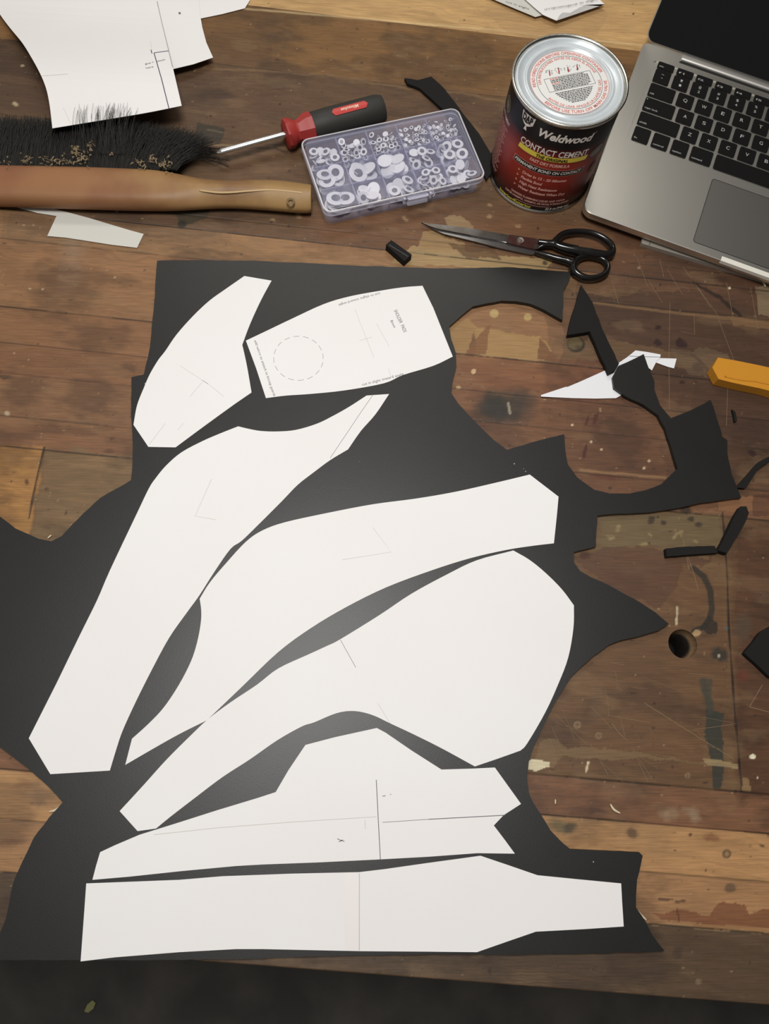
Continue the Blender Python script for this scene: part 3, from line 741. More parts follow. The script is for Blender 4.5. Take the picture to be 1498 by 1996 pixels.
P7 = [(168, 1722), (164, 1778), (157, 1874), (224, 1866), (349, 1856), (459, 1850), (513, 1850), (700, 1854), (834, 1855), (929, 1856), (989, 1835), (1044, 1816), (1139, 1811), (1215, 1806), (1212, 1759), (1210, 1722), (1127, 1714), (1047, 1706), (992, 1687), (936, 1668), (900, 1673), (834, 1682), (750, 1694), (700, 1700), (567, 1703), (433, 1708), (349, 1715)]
p7 = sheet('paper_template', P7, zt, PT, M_paper, 'wide white strip-shaped paper template along the bottom of the foam', 'paper template')
bm = bmesh.new()
z_ = ZP + PT + 0.00004
bm.faces.new([bm.verts.new(at(x, y, z_)) for x, y in ((670, 1702), (672, 1853), (700, 1854), (700, 1701))])
from_bm('tape', bm, M_pink, p7)['label'] = 'pale pink seam tape'
marks(p7, 'pencil_lines', [[(700, 1702), (700, 1853)]], 0.0003, M_pencil)

# templates at the upper left, bent up over the brush
def z_t1(x, y):
    t = min(max((0.80 - y) / 0.14, 0), 1); t = t * t * (3 - 2 * t)
    return 0.0025 + 0.0285 * t
T3 = [(391, 36), (434, 27), (477, 16), (487, 0), (500, -60), (370, -60), (380, 38)]
sheet('paper_template', T3, lambda x, y: 0.0008, PT, M_paper, 'lowest of three overlapping white templates at the top left, only its right tip showing', 'paper template')
T2 = [(330, 136), (339, 134), (377, 125), (415, 112), (402, 83), (394, 53), (390, 30), (388, 0), (392, -60), (250, -60), (250, 100)]
t2 = sheet('paper_template', T2, lambda x, y: z_t1(x, y) * 0.5 + 0.0006, PT, M_paper, 'middle of three overlapping white templates at the top left, with a dark dot', 'paper template', bend=(0, 1), cuts=14)
T1 = [(-30, -20), (0, 28), (20, 55), (43, 83), (60, 110), (78, 143), (90, 173), (97, 207), (102, 250), (200, 234), (284, 220), (354, 206), (337, 133), (327, 90), (315, 43), (304, 0), (295, -60), (-30, -60)]
t1 = sheet('paper_template', smooth_px(T1, {0, 8, 11, 12, 13, 14, 15, 16, 17}), z_t1, PT, M_paper, 'large white paper template at the top left draped over the brush bristles', 'paper template', bend=(0, 1), cuts=24)
def on_t1(px_, py_):
    p = at(px_, py_, 0.02)
    for _ in range(8): p = at(px_, py_, z_t1(p.x, p.y) + PT + 0.0002)
    return p
def t1_marks(lines, w, m, nm='pen_or_edge_line'):
    for l in lines:
        bm = bmesh.new(); P = []
        for i in range(len(l) - 1):
            for k in range(8): P.append(on_t1(l[i][0] + (l[i + 1][0] - l[i][0]) * k / 8, l[i][1] + (l[i + 1][1] - l[i][1]) * k / 8))
        P.append(on_t1(*l[-1])); pr = None
        for i, p in enumerate(P):
            d = (P[min(i + 1, len(P) - 1)] - P[max(i - 1, 0)]).normalized(); s = Vector((-d.y, d.x, 0)) * w / 2
            c = (bm.verts.new(p - s), bm.verts.new(p + s))
            if pr: bm.faces.new((pr[0], c[0], c[1], pr[1]))
            pr = c
        from_bm(nm, bm, m, t1)
t1_marks([[(300, 103), (328, 99)], [(300, 103), (315, 155), (329, 211)], [(294, 97), (296, 104)]], 0.0009, M_pen)
t1_marks([[(293, 80), (296, 98)], [(123, 210), (138, 241)], [(80, 148), (132, 144)]], 0.0003, M_faint)
def t1_text(s, a, b_, cap):
    A, B = on_t1(*a), on_t1(*b_); d = B - A; u = Vector((-d.y, d.x, 0)).normalized() * cap
    def fn(x, y):
        p = A + d * x + u * y; p.z = z_t1(p.x, p.y) + PT + 0.0003; return tuple(p)
    return text_obj('lettering', s, fn, M_print, t1)
t1_marks([[(306, 2), (315, 43), (326, 88), (336, 131)]], 0.0005, M_pencil)  # grey line along the edge where this template overlaps the middle one
t1_text('glue +', (283, 126), (300, 122), 0.0024); t1_text('stitch', (305, 121), (322, 117), 0.0024); t1_text('here', (285, 134), (299, 131), 0.0024)
bm = bmesh.new(); pdot = at(350, 26, z_t1(0, 0.8) * 0.5 + 0.0012)
lathe(bm, [(0, 0), (0.0012, 0)], 12, M=Matrix.Translation((pdot.x, pdot.y, 0.0030))); from_bm('ink_dot', bm, M_print, t2)

# templates at the top centre, lying a little raised on the back board
zc1 = lambda x, y: 0.0035
zc2 = lambda x, y: 0.0055 + max(0, 0.83 - y) * 0.05
Ta = [(930, -16), (964, 0), (1004, 17), (1043, 33), (1058, 29), (1090, 20), (1090, -40), (930, -40)]
ta = sheet('paper_template', Ta, zc1, PT, M_paper3, 'underneath white template at the top centre, partly covered by another', 'paper template')
Tb = [(1040, 14), (1058, 29), (1084, 40), (1093, 27), (1113, 16), (1137, 10), (1178, 8), (1169, 0), (1150, -40), (980, -40)]
tb = sheet('paper_template', smooth_px(Tb, {0, 1, 2, 6, 7, 8, 9}), zc2, PT, M_paper, 'top white template with printed words and a curved edge at the top centre', 'paper template', bend=(0, 1), cuts=5)
def tb_text(s, a, b_, cap, par, z):
    A, B = at(a[0], a[1], z), at(b_[0], b_[1], z); return plane_text('lettering', s, A, B, cap, z, M_print, par)
tb_text('cut in slight inward angle', (1061, 19), (1112, 11), 0.0024, tb, 0.0078)
tb_text('cut in slight', (1112, 11), (1165, -1), 0.0024, tb, 0.0078)
tb_text('cut in slight', (985, 4), (1030, 19), 0.0024, ta, 0.0040)

# paper scraps
SL = [(5, 394), (67, 397), (133, 414), (174, 425), (217, 438), (254, 449), (280, 456), (267, 483), (217, 477), (160, 468), (127, 463), (92, 460), (110, 421), (73, 415), (40, 406)]
sheet('paper_offcut', SL, lambda x, y: 0.0006, PT, M_paper3, 'greyish white pointed paper offcut on the bench below the brush handle', 'paper offcut')
zs = lambda x, y: 0.0006
sheet('paper_offcut', [(1208, 706), (1222, 696), (1262, 697), (1286, 698), (1318, 699), (1313, 718), (1301, 715), (1279, 707), (1240, 706)], zs, PT, M_paper2, 'small white paper strip sticking out right of the foam hook', 'paper offcut')
def zs2(x, y): return 0.0013
pw = sheet('paper_offcut', [(1054, 770), (1102, 754), (1106, 754), (1132, 743), (1181, 721), (1207, 706), (1222, 696), (1238, 683), (1260, 686), (1287, 691), (1286, 697), (1279, 704), (1270, 722), (1262, 716), (1254, 692), (1206, 714), (1195, 735), (1198, 756), (1211, 770), (1200, 776), (1160, 777), (1115, 776), (1054, 773)], lambda x, y: 0.0012 , PT, M_paper2, 'bright white pointed paper offcut tucked beside the black foam hook', 'paper offcut')
marks(pw, 'pencil_lines', [[(1226, 694), (1250, 695), (1286, 696)]], 0.0004, M_pencilD, 0.0017)

# ================================================================== FOAM SCRAPS
def scrap(px, th, label, group=None, zf=z0, amp=0.5):
    return sheet('foam_offcut', roughen(px, amp, 10), zf, th, M_foam2, label, 'foam offcut', group)
scrap([(1132, 555), (1154, 589), (1175, 645), (1206, 709), (1198, 722), (1186, 728), (1168, 690), (1149, 646), (1105, 653), (1115, 611), (1124, 585)], 0.005, 'black arrowhead-shaped foam offcut beneath the scissors handles', zf=lambda x, y: 0.0022)
scrap([(788, 152), (814, 156), (840, 149), (865, 172), (883, 195), (901, 220), (933, 260), (957, 300), (958, 335), (948, 350), (934, 322), (890, 250), (864, 214), (840, 192), (818, 172), (794, 163)], 0.004, 'long black foam strip curving down between the eye box and the can')
scrap([(1433, 950), (1454, 927), (1477, 901), (1500, 889), (1540, 880), (1540, 890), (1500, 898), (1475, 917), (1456, 947), (1450, 952)], 0.004, 'thin curved black foam sliver at the right edge beside the foam hook')
scrap([(1443, 987), (1454, 987), (1459, 1000), (1452, 1018), (1438, 1043), (1416, 1078), (1399, 1073), (1418, 1035), (1433, 1003)], 0.008, 'short slanted black foam stick near the right edge above the vertical board joint')
scrap([(1297, 1069), (1340, 1065), (1392, 1064), (1399, 1077), (1360, 1080), (1299, 1085)], 0.006, 'short level black foam stick just left of the slanted one')
scrap([(1450, 1273), (1482, 1232), (1510, 1215), (1560, 1240), (1560, 1330), (1500, 1320)], 0.006, 'black foam offcut corner poking in at the right edge below the round hole')
scrap([(1426, 798), (1433, 803), (1436, 820), (1431, 822), (1429, 808)], 0.003, 'tiny black foam sliver right of the foam hook')
blk = scrap([(752, 477), (762, 468), (802, 496), (788, 509)], 0.009, 'small black foam block above the foam sheet near the scissors tip', amp=0.2)
bm = bmesh.new(); line_mark(bm, [(758, 477), (795, 500)], 0.0012, 0.0092); from_bm('cut_groove', bm, M_foam, blk)

# wood shavings and slivers
M_sliver = mat('pale_shaving', srgb(206, 190, 160), 0.7)
def sliver(px, label, w=0.0022, m=M_sliver):
    bm = bmesh.new()
    P = smooth_path([at(a, b_, 0.0012) for a, b_ in px], 6)
    n = len(P); tube(bm, P, [w * 0.5 * (0.35 + 0.65 * math.sin(math.pi * (i + 0.6) / (n + 0.2))) for i in range(n)], 6, flat=0.5)
    o = from_bm('shaving', bm, m, smooth=True); return tag(o, label, 'shaving')
sliver([(1189, 1567), (1196, 1578), (1208, 1585)], 'curved pale shaving on the red-brown board right of the foam')
sliver([(1239, 1772), (1248, 1783), (1259, 1793)], 'thin pale shaving against the lower right foam edge')
sliver([(1082, 1558), (1082, 1567)], 'tiny pale shaving beside the foam on the red-brown board', 0.0014)
sliver([(96, 1582), (108, 1579), (121, 1569)], 'pale shaving in the notch of the foam at the lower left')
sliver([(1478, 543), (1487, 549), (1491, 559)], 'curled pale shaving at the right edge beneath the laptop', 0.0030)
sliver([(93, 1049), (100, 1043)], 'small pale shaving where the foam meets the bench at the left', 0.0016)

# leaf on the floor, seen past the bench
bm = bmesh.new()
def atf(a, b_): return at(a, b_, -0.897)
pl = [(164, 1972), (170, 1958), (180, 1950), (186, 1955), (182, 1966), (172, 1974)]
bm.faces.new([bm.verts.new(atf(*p)) for p in pl]); r = bmesh.ops.extrude_face_region(bm, geom=bm.faces[:])
for v in r['geom']:
    if isinstance(v, bmesh.types.BMVert): v.co.z -= 0.002
bmesh.ops.recalc_face_normals(bm, faces=bm.faces[:])
tag(from_bm('leaf', bm, mat('dry_leaf', srgb(150, 150, 100), 0.8)), 'small dry leaf on the dark floor at the bottom left', 'leaf')

# ================================================================== BRUSH
M_handle = mat('varnished_handle', srgb(156, 124, 80), 0.45, spec=0.3, var=(14, srgb(118, 82, 56), 0.42, 0.66), bump=(60, 0.3, 0.001))
nt = M_handle.node_tree
_r = [n_ for n_ in nt.nodes if n_.type == 'VALTORGB'][0]; _p = nt.nodes['Principled BSDF']
_t = nt.nodes.new('ShaderNodeTexCoord'); _s = nt.nodes.new('ShaderNodeSeparateXYZ'); nt.links.new(_t.outputs['Object'], _s.inputs[0])
_m = nt.nodes.new('ShaderNodeMapRange'); _m.inputs['From Min'].default_value = -0.26; _m.inputs['From Max'].default_value = -0.12; nt.links.new(_s.outputs['X'], _m.inputs[0])
_x = nt.nodes.new('ShaderNodeMixRGB'); _x.inputs[1].default_value = srgb(140, 92, 66); nt.links.new(_m.outputs[0], _x.inputs[0]); nt.links.new(_r.outputs[0], _x.inputs[2])
_l = nt.nodes.new('ShaderNodeMixRGB'); _l.inputs[0].default_value = 0.35; nt.links.new(_x.outputs[0], _l.inputs[1]); nt.links.new(_r.outputs[0], _l.inputs[2]); nt.links.new(_l.outputs[0], _p.inputs['Base Color'])
br = thing('bench_brush', 'wooden bench brush with long black bristles and a waisted handle, by the top left', 'brush')
# handle: lofted rounded section along its length, stations in the photograph's frame (x, y_top, y_bottom)
ST_END = 1
st = [(-140, 320, 392), (-60, 321, 392), (0, 322, 393), (100, 323, 397), (200, 326, 400), (270, 329, 402), (310, 331, 402), (350, 335, 402), (385, 342, 399), (420, 346, 396), (460, 346, 396), (500, 344, 399), (540, 345, 402), (570, 349, 405), (592, 352, 406), (604, 354, 405), (606, 355, 404), (606.5, 356, 403)]
bm = bmesh.new(); rings = []
ZC = 0.013
for x, a, b_ in st:
    A, B = at(x, a, ZC + 0.004), at(x, b_, ZC + 0.004)
    c = (A + B) / 2; hw_ = (A - B).length / 2 * 0.97; hh = 0.0125 if x < 330 else 0.0115
    ex = 0.72 + 0.78 * min(1, max(0, (x - 310) / 80))
    dirv = (A - B).normalized(); ring = []
    for k in range(20):
        t = 2 * math.pi * k / 20
        e = 0.72 if math.sin(t) < 0 else ex
        if e > 0.72: hwx = 1
        cx_ = math.copysign(abs(math.cos(t)) ** e, math.cos(t)); sy_ = math.copysign(abs(math.sin(t)) ** e, math.sin(t))
        ring.append(bm.verts.new((c.x + dirv.x * hw_ * cx_, c.y + dirv.y * hw_ * cx_, ZC + hh * sy_)))
    rings.append(ring)
for i in range(len(rings) - 1):
    for k in range(20): bm.faces.new((rings[i][k], rings[i][(k + 1) % 20], rings[i + 1][(k + 1) % 20], rings[i + 1][k]))
bm.faces.new(rings[0]); bm.faces.new(rings[-1][::-1]); bmesh.ops.recalc_face_normals(bm, faces=bm.faces[:])
hd = from_bm('handle', bm, M_handle, br, smooth=True)
sub = hd.modifiers.new('s', 'SUBSURF'); sub.levels = 1; sub.render_levels = 1
bm = bmesh.new()
P = [at(x, y, ZC + 0.0100) for x, y in ((388, 371), (420, 375), (450, 375), (490, 372), (530, 370), (565, 373), (590, 376))]
tube(bm, smooth_path(P, 4), [0.0006] + [0.0011] * 23 + [0.0006], 8, flat=0.7); wr = from_bm('worn_ridge', bm, mat('worn_varnish', srgb(188, 160, 116), 0.5), br, smooth=True); wr['label'] = 'pale worn ridge line'
# screw hole dimple
bm = bmesh.new(); ph = at(566, 391, ZC + 0.0105)
lathe(bm, [(0.0022, 0), (0.0034, 0.0004), (0.0042, 0)], 20, M=Matrix.Translation((ph.x, ph.y, 0.0222)))
from_bm('hole_rim', bm, mat('old_varnish', srgb(110, 88, 60), 0.5), br, smooth=True)
# bristles
M_bris = mat('black_bristle', srgb(38, 36, 33), 0.7, spec=0.3)
verts = []; fcs = []
def bristle(p0, p1, p2, r):
    prev = None
    for i in range(6):
        t = i / 5; p = p0 * (1 - t) ** 2 + p1 * 2 * t * (1 - t) + p2 * t * t; rr_ = r * (1 - 0.55 * t); n = len(verts)
        for k in range(3):
            a = 2 * math.pi * k / 3; verts.append((p.x + rr_ * math.cos(a), p.y + rr_ * 0.3 * math.sin(a), p.z + rr_ * math.sin(a)))
        if prev is not None:
            for k in range(3): fcs.append((prev + k, prev + (k + 1) % 3, n + (k + 1) % 3, n + k))
        prev = n
rb = random.Random(3)
for i in range(6500):
    xr = rb.uniform(-130, 345)
    yr = 324 + 0.012 * max(xr, 0) + rb.uniform(0, 5)
    zr = rb.uniform(0.003, 0.021)
    p0 = at(xr, yr, zr)
    edge = max(0, (xr - 215) / 130)
    Lb = rb.uniform(0.050, 0.062) * (1 - 0.12 * edge)
    lean = rb.gauss(0, 0.07) + edge ** 1.2 * rb.uniform(0.2, 1.5)
    dz = rb.uniform(-0.004, 0.004)
    d = Vector((math.sin(lean), math.cos(lean), 0))
    p2 = p0 + d * Lb + Vector((rb.gauss(0, 0.003), 0, 0)); p2.z = max(0.0012, min(zr + dz, 0.024 if xr > 95 else 0.026))
    p1 = p0 + Vector((math.sin(lean * 0.4) * Lb * 0.5, Lb * 0.5, 0)); p1.z = (p0.z + p2.z) / 2
    bristle(p0, p1, p2, rb.uniform(0.00022, 0.00042))
# a few long ones rising over the paper's edge
for i in range(70):
    xr = rb.choice([rb.gauss(212, 14), rb.gauss(240, 10), rb.gauss(175, 12)])
    tip = on_t1(xr + rb.uniform(-16, 22), rb.uniform(203, 224)); tip.z += rb.uniform(0.0015, 0.004)
    root = at(xr, 300, 0.022); mid = (tip + root) / 2; mid.z = 0.0335
    bristle(root, Vector((mid.x, mid.y, 0.042)), tip, 0.00025)
me = bpy.data.meshes.new('bristles'); me.from_pydata(verts, [], fcs); me.update()
bo = link('bristles', me, M_bris, br); bo['kind'] = 'stuff'
# fluff caught in the bristles
verts = []; fcs = []
for cx0, cy0, n_, s_ in ((52, 308, 14, 9), (10, 316, 6, 8), (145, 292, 16, 8), (160, 305, 34, 16), (130, 314, 14, 10), (178, 282, 14, 8), (90, 316, 10, 12), (272, 320, 16, 9), (297, 312, 12, 6), (322, 322, 26, 12), (218, 300, 4, 5), (106, 312, 6, 6)):
    for i in range(n_):
        q0 = at(cx0 + rb.gauss(0, s_ * 0.6), cy0 + rb.gauss(0, s_ * 0.6), 0.0255)
        a = rb.uniform(0, 6.28); q2 = q0 + Vector((math.cos(a), math.sin(a), 0)) * rb.uniform(0.001, 0.004); q1 = (q0 + q2) / 2 + Vector((rb.gauss(0, .0012), rb.gauss(0, .0012), rb.uniform(0, .001)))
        bristle(q0, q1, q2, rb.uniform(0.0004, 0.0010))
me = bpy.data.meshes.new('sawdust_fluff'); me.from_pydata(verts, [], fcs); me.update()
lf = link('sawdust_fluff', me, mat('fluff', srgb(140, 122, 92), 0.9), br); lf['kind'] = 'stuff'; lf['label'] = 'tan sawdust fluff caught in the bristles'

# ================================================================== SCREWDRIVER
A = at(421, 299, 0.0155); B = at(752, 209, 0.0155); ax = (B - A); Ltot = ax.length; ang = math.atan2(ax.y, ax.x)
sd = thing('screwdriver', 'screwdriver with black and red grip and bright steel shaft behind the eye box', 'screwdriver', (A.x, A.y, 0), ang)
MX = Matrix.Translation((0, 0, 0.0155)) @ Matrix.Rotation(math.radians(90), 4, 'Y')
def along(p):
    q_ = at(p[0], p[1], 0.0155) - at(421, 299, 0.0155); return q_.x * math.cos(ang) + q_.y * math.sin(ang)
xc0 = along((556, 266)); xc1 = along((606, 253))
bm = bmesh.new(); lathe(bm, [(0, 0), (0.0012, 0.0006), (0.0030, 0.0045), (0.0034, 0.006), (0.0034, xc0 + 0.004), (0, xc0 + 0.004)], 24, M=MX)
sharp(from_bm('shaft', bm, mat('polished_steel', (0.9, 0.9, 0.88, 1), 0.22, 1.0), sd))
bm = bmesh.new()
pr = [(0, xc0), (0.0125, xc0), (0.0150, xc0 + 0.0015), (0.0150, xc0 + 0.007), (0.0115, xc0 + 0.0115), (0.0108, xc0 + 0.015), (0.0150, xc0 + 0.023), (0.0155, xc1 + 0.002), (0.0, xc1 + 0.002)]
lathe(bm, pr, 8, M=MX); bevel(bm, 0.0010, 2)
sharp(from_bm('collar', bm, mat('red_plastic', srgb(158, 50, 46), 0.45), sd), 40)['label'] = 'red plastic collar'
bm = bmesh.new(); hl = Ltot - 0.004
pr = [(0, xc1), (0.0130, xc1), (0.0148, xc1 + 0.003), (0.0152, xc1 + 0.02), (0.0151, hl - 0.03), (0.0149, hl - 0.006), (0.0130, hl), (0.0, hl)]
lathe(bm, pr, 12, M=MX); bevel(bm, 0.0015, 3, 20)
sharp(from_bm('grip', bm, mat('black_rubber', srgb(46, 44, 40), 0.6, bump=(900, 0.2, 0.0002)), sd), 50)['label'] = 'black rubber grip'
# red badge on the upper side of the grip
def badge_pt(s_, t_, off):  # s along, t across (m)
    a = t_ / 0.0153; r_ = 0.0153 + off; return (s_, math.sin(a - 0.16) * r_, 0.0155 + math.cos(a - 0.16) * r_)
bs0, bs1 = along((638, 222)), along((706, 205))
bm = bmesh.new(); NS, NT = 16, 8
g = [[bm.verts.new(badge_pt(bs0 + (bs1 - bs0) * i / NS, (j / NT - 0.5) * 0.0076 * math.sqrt(max(0.02, 1 - max(0, abs(i / NS - 0.5) - 0.42) ** 2 / 0.0064)), 0.0004)) for j in range(NT + 1)] for i in range(NS + 1)]
for i in range(NS):
    for j in range(NT): bm.faces.new((g[i][j], g[i + 1][j], g[i + 1][j + 1], g[i][j + 1]))
bd = from_bm('badge', bm, mat('badge_red', srgb(186, 52, 46), 0.4), sd, smooth=True)
def bt(x, y): return badge_pt(bs0 + (bs1 - bs0) * (0.75 - 0.5 * x), (0.5 - y) * 0.0034, 0.0006)
text_obj('lettering', 'Milwaukee', bt, mat('badge_text', srgb(232, 206, 180), 0.5), bd, 0.01, 0.3)

# ================================================================== CEMENT CAN
CX, CY = 0.20741, 0.60926
CHT, CR = 0.1205, 0.0530
can = thing('cement_can', 'round tin of contact cement with black and red label beside the laptop', 'can', (CX, CY, 0))
M_tin = mat('tin_rim', (0.62, 0.60, 0.54, 1), 0.22, 1.0)
# label print: black above, red glow in the middle, black below
ml_ = bpy.data.materials.new('can_label_print'); ml_.use_nodes = True
nt = ml_.node_tree; b = nt.nodes['Principled BSDF']; b.inputs['Roughness'].default_value = 0.32; b.inputs['Specular IOR Level'].default_value = 0.3
tc = nt.nodes.new('ShaderNodeTexCoord'); sp = nt.nodes.new('ShaderNodeSeparateXYZ'); nt.links.new(tc.outputs['Object'], sp.inputs[0])
cr_ = nt.nodes.new('ShaderNodeValToRGB'); mr = nt.nodes.new('ShaderNodeMapRange'); mr.inputs['From Min'].default_value = 0; mr.inputs['From Max'].default_value = 0.12
nt.links.new(sp.outputs['Z'], mr.inputs[0]); nt.links.new(mr.outputs[0], cr_.inputs[0])
e = cr_.color_ramp.elements; e[0].position = 0.06; e[0].color = srgb(30, 24, 24); e[1].position = 0.76; e[1].color = srgb(24, 23, 25)
for p_, c_ in ((0.20, srgb(110, 34, 30)), (0.36, srgb(146, 48, 38)), (0.56, srgb(154, 56, 44)), (0.66, srgb(112, 34, 32))):
    x = e.new(p_); x.color = c_
# and black towards the sides of the printed panel
vt = nt.nodes.new('ShaderNodeVectorMath'); vt.operation = 'DOT_PRODUCT'
th_c = math.radians(-112)
vt.inputs[1].default_value = (math.cos(th_c) / 0.0525, math.sin(th_c) / 0.0525, 0)
nt.links.new(tc.outputs['Object'], vt.inputs[0])
m2 = nt.nodes.new('ShaderNodeMapRange'); m2.inputs['From Min'].default_value = 0.10; m2.inputs['From Max'].default_value = 0.80; nt.links.new(vt.outputs['Value'], m2.inputs[0])
mx = nt.nodes.new('ShaderNodeMixRGB'); mx.inputs[1].default_value = srgb(28, 22, 24); nt.links.new(m2.outputs[0], mx.inputs[0]); nt.links.new(cr_.outputs[0], mx.inputs[2]); nt.links.new(mx.outputs[0], b.inputs['Base Color'])
bm = bmesh.new(); lathe(bm, [(0.0522, 0.0025), (0.0525, 0.004), (0.0525, 0.1145), (0.0522, 0.1160)], 128)
lab = from_bm('label_wrap', bm, ml_, can, smooth=True)
bm = bmesh.new(); lathe(bm, [(0, 0.002), (0.050, 0.002), (0.0515, 0.0002), (0.0538, 0.0004), (0.0541, 0.0016), (0.0538, 0.0030), (0.0520, 0.0036), (0.0520, 0.1150), (0.0533, 0.1165), (0.0541, 0.1190), (0.0543, 0.1200), (0.0536, 0.1208), (0.0524, 0.1208), (0.0512, 0.1200), (0.0508, 0.1172), (0.0480, 0.1166)], 128)
from_bm('tin_body', bm, M_tin, can, smooth=True)
M_lid = mat('lid_enamel', srgb(196, 203, 206), 0.30, 0.15, var=(60, srgb(190, 196, 198), 0.45, 0.7))
bm = bmesh.new(); lathe(bm, [(0.0506, 0.1180), (0.0500, 0.1196), (0.0490, 0.1200), (0.0478, 0.1196), (0.0470, 0.1180), (0.0430, 0.1176), (0.0420, 0.1172), (0.0412, 0.1186), (0.0402, 0.1189), (0.0392, 0.1184), (0.0384, 0.1170), (0.0, 0.1170)], 128)
lid = from_bm('lid', bm, M_lid, can, smooth=True)
ZL = 0.1170
bm = bmesh.new(); lathe(bm, [(0, ZL + 0.0001), (0.0368, ZL + 0.0001)], 96)
from_bm('printed_disc', bm, mat('lid_print_white', srgb(214, 214, 210), 0.35), lid)
M_red = mat('red_print', srgb(206, 110, 100), 0.5); M_red2 = mat('red_print_dark', srgb(160, 56, 56), 0.5); M_blk = mat('black_print', srgb(70, 68, 70), 0.5)
def ringline(r, w, m, nm):
    bm = bmesh.new(); lathe(bm, [(r - w / 2, ZL + 0.00025), (r + w / 2, ZL + 0.00025)], 96); return from_bm(nm, bm, m, lid)
ringline(0.0305, 0.0004, M_blk, 'ring_line'); ringline(0.0366, 0.0003, M_red, 'ring_line')
LA = math.radians(17)
def arc_text(s, r, a0, a1, cap, m, inward=False, bold=0.0):
    """a0->a1 degrees relative to the lid's own up direction"""
    def fn(x, y):
        a = math.radians(a0 + (a1 - a0) * x) + LA
        rr_ = r + (-y if inward else y) * cap
        return (rr_ * math.cos(a), rr_ * math.sin(a), ZL + 0.0003)
    return text_obj('lettering', s, fn, m, lid, bold)
arc_text('READ DIRECTIONS BEFORE OPENING CONTAINER', 0.0322, 176, 6, 0.0030, M_red, bold=0.015)
arc_text('LEA INSTRUCCIONES ANTES DE ABRIR EL ENVASE', 0.0268, 172, 10, 0.0026, M_red, bold=0.01)
arc_text('BEFORE USE TURN OFF MAIN GAS VALVE', 0.0352, 208, 350, 0.0030, M_red, True, 0.015)
arc_text('ANTES DE USAR APAGUE LA LLAVE DEL GAS', 0.0294, 206, 352, 0.0026, M_red, True, 0.01)
def lidp(x, y): return (x * math.cos(LA) - y * math.sin(LA), x * math.sin(LA) + y * math.cos(LA), ZL + 0.0003)
bm = bmesh.new()
def lquad(bm, x0, x1, y0, y1, sh=0):
    bm.faces.new([bm.verts.new(lidp(*p)) for p in ((x0, y0), (x1, y0), (x1 + sh, y1), (x0 + sh, y1))])
bx0, bx1, by0, by1 = -0.0225, 0.0235, -0.0070, 0.0085
for q_ in ((bx0, bx1, by0, by0 + .0003), (bx0, bx1, by1 - .0003, by1), (bx0, bx0 + .0003, by0, by1), (bx1 - .0003, bx1, by0, by1)): lquad(bm, *q_)
from_bm('text_frame', bm, M_blk, lid)
# fine print as short dashes of ink
bm = bmesh.new(); bmr = bmesh.new(); rl = random.Random(11)
for k in range(8):
    y = 0.0070 - k * 0.00178; x = -0.0170; lim = 0.0200 - (0.003 if k in (0, 7) else 0)
    while x < lim:
        w_ = rl.uniform(0.0008, 0.0030); lquad(bmr if (k in (0, 3) and x < -0.009) else bm, x, min(x + w_, lim), y - 0.00055, y + 0.00045); x += w_ + 0.0005
for k in range(8):
    y = -0.0095 - k * 0.0018; hwid = math.sqrt(max(0, 0.0272 ** 2 - y * y)) - 0.006 - k * 0.0004; x = -hwid * 0.9
    while x < hwid:
        w_ = rl.uniform(0.0008, 0.0030); lquad(bm, x, min(x + w_, hwid), y - 0.0005, y + 0.0005); x += w_ + 0.0005
from_bm('fine_print', bm, M_blk, lid); from_bm('fine_print', bmr, M_red, lid)
# row of four warning pictograms
bm = bmesh.new(); bmr = bmesh.new(); M_gry = mat('grey_print', srgb(140, 142, 140), 0.5)
for k in range(4):
    x = -0.0150 + k * 0.0092; y = 0.0140
    lquad(bmr, x - 0.0008, x + 0.0004, y - 0.0028, y + 0.0030, 0.0014)
    for i in range(14):
        a = rl.uniform(0, 6.28); r_ = rl.uniform(0.0018, 0.0036); lquad(bm, x + r_ * math.cos(a), x + r_ * math.cos(a) + 0.0007, y + r_ * math.sin(a) + 0.0012, y + r_ * math.sin(a) + 0.0020)
from_bm('pictograms', bm, M_gry, lid); from_bm('pictograms', bmr, M_red2, lid)

RL = 0.0527
def cyl(th, z, r=RL): a = math.radians(th); return (r * math.cos(a), r * math.sin(a), z)
def can_text(s, t0, t1, zb, cap, m, bold=0.0, shear=0.0, r=RL):
    return text_obj('lettering', s, lambda x, y: cyl(t0 + (t1 - t0) * x, zb + y * cap, r), m, lab, bold, shear)
def can_patch(name, t0, t1, za, zb, m, r, slant=0.0, n=24):
    bm = bmesh.new(); g_ = []
    for i in range(n + 1):
        t = t0 + (t1 - t0) * i / n; g_.append((bm.verts.new(cyl(t, za, r)), bm.verts.new(cyl(t + slant, zb, r))))
    for i in range(n): bm.faces.new((g_[i][0], g_[i + 1][0], g_[i + 1][1], g_[i][1]))
    return from_bm(name, bm, m, lab)
W_ = mat('white_print', srgb(226, 218, 210), 0.5); Yl = mat('yellow_print', srgb(226, 206, 78), 0.5); Pk = mat('pinkish_print', srgb(228, 170, 156), 0.5); Bk = mat('ink_black', srgb(22, 20, 22), 0.4)
Tan = mat('tan_print', srgb(206, 150, 100), 0.5)
can_text('Weldwood', -121.5, -64, 0.0992, 0.0086, W_, 0.035, 0.25)
can_text('\u00ae', -63.5, -61.8, 0.1075, 0.0016, W_)
can_text('CONTACT CEMENT', -138.2, -63, 0.0802, 0.0072, W_, 0.018, 0.05)
can_patch('yellow_bar', -139.3, -62.4, 0.0732, 0.0792, Yl, 0.05265, 1.0)
can_text('THE ORIGINAL', -117, -83, 0.0744, 0.0036, Bk, 0.03, 0.2, 0.0530)
can_text('FAST DRY FORMULA', -122, -79, 0.0667, 0.0037, Pk, 0.04, 0.1)
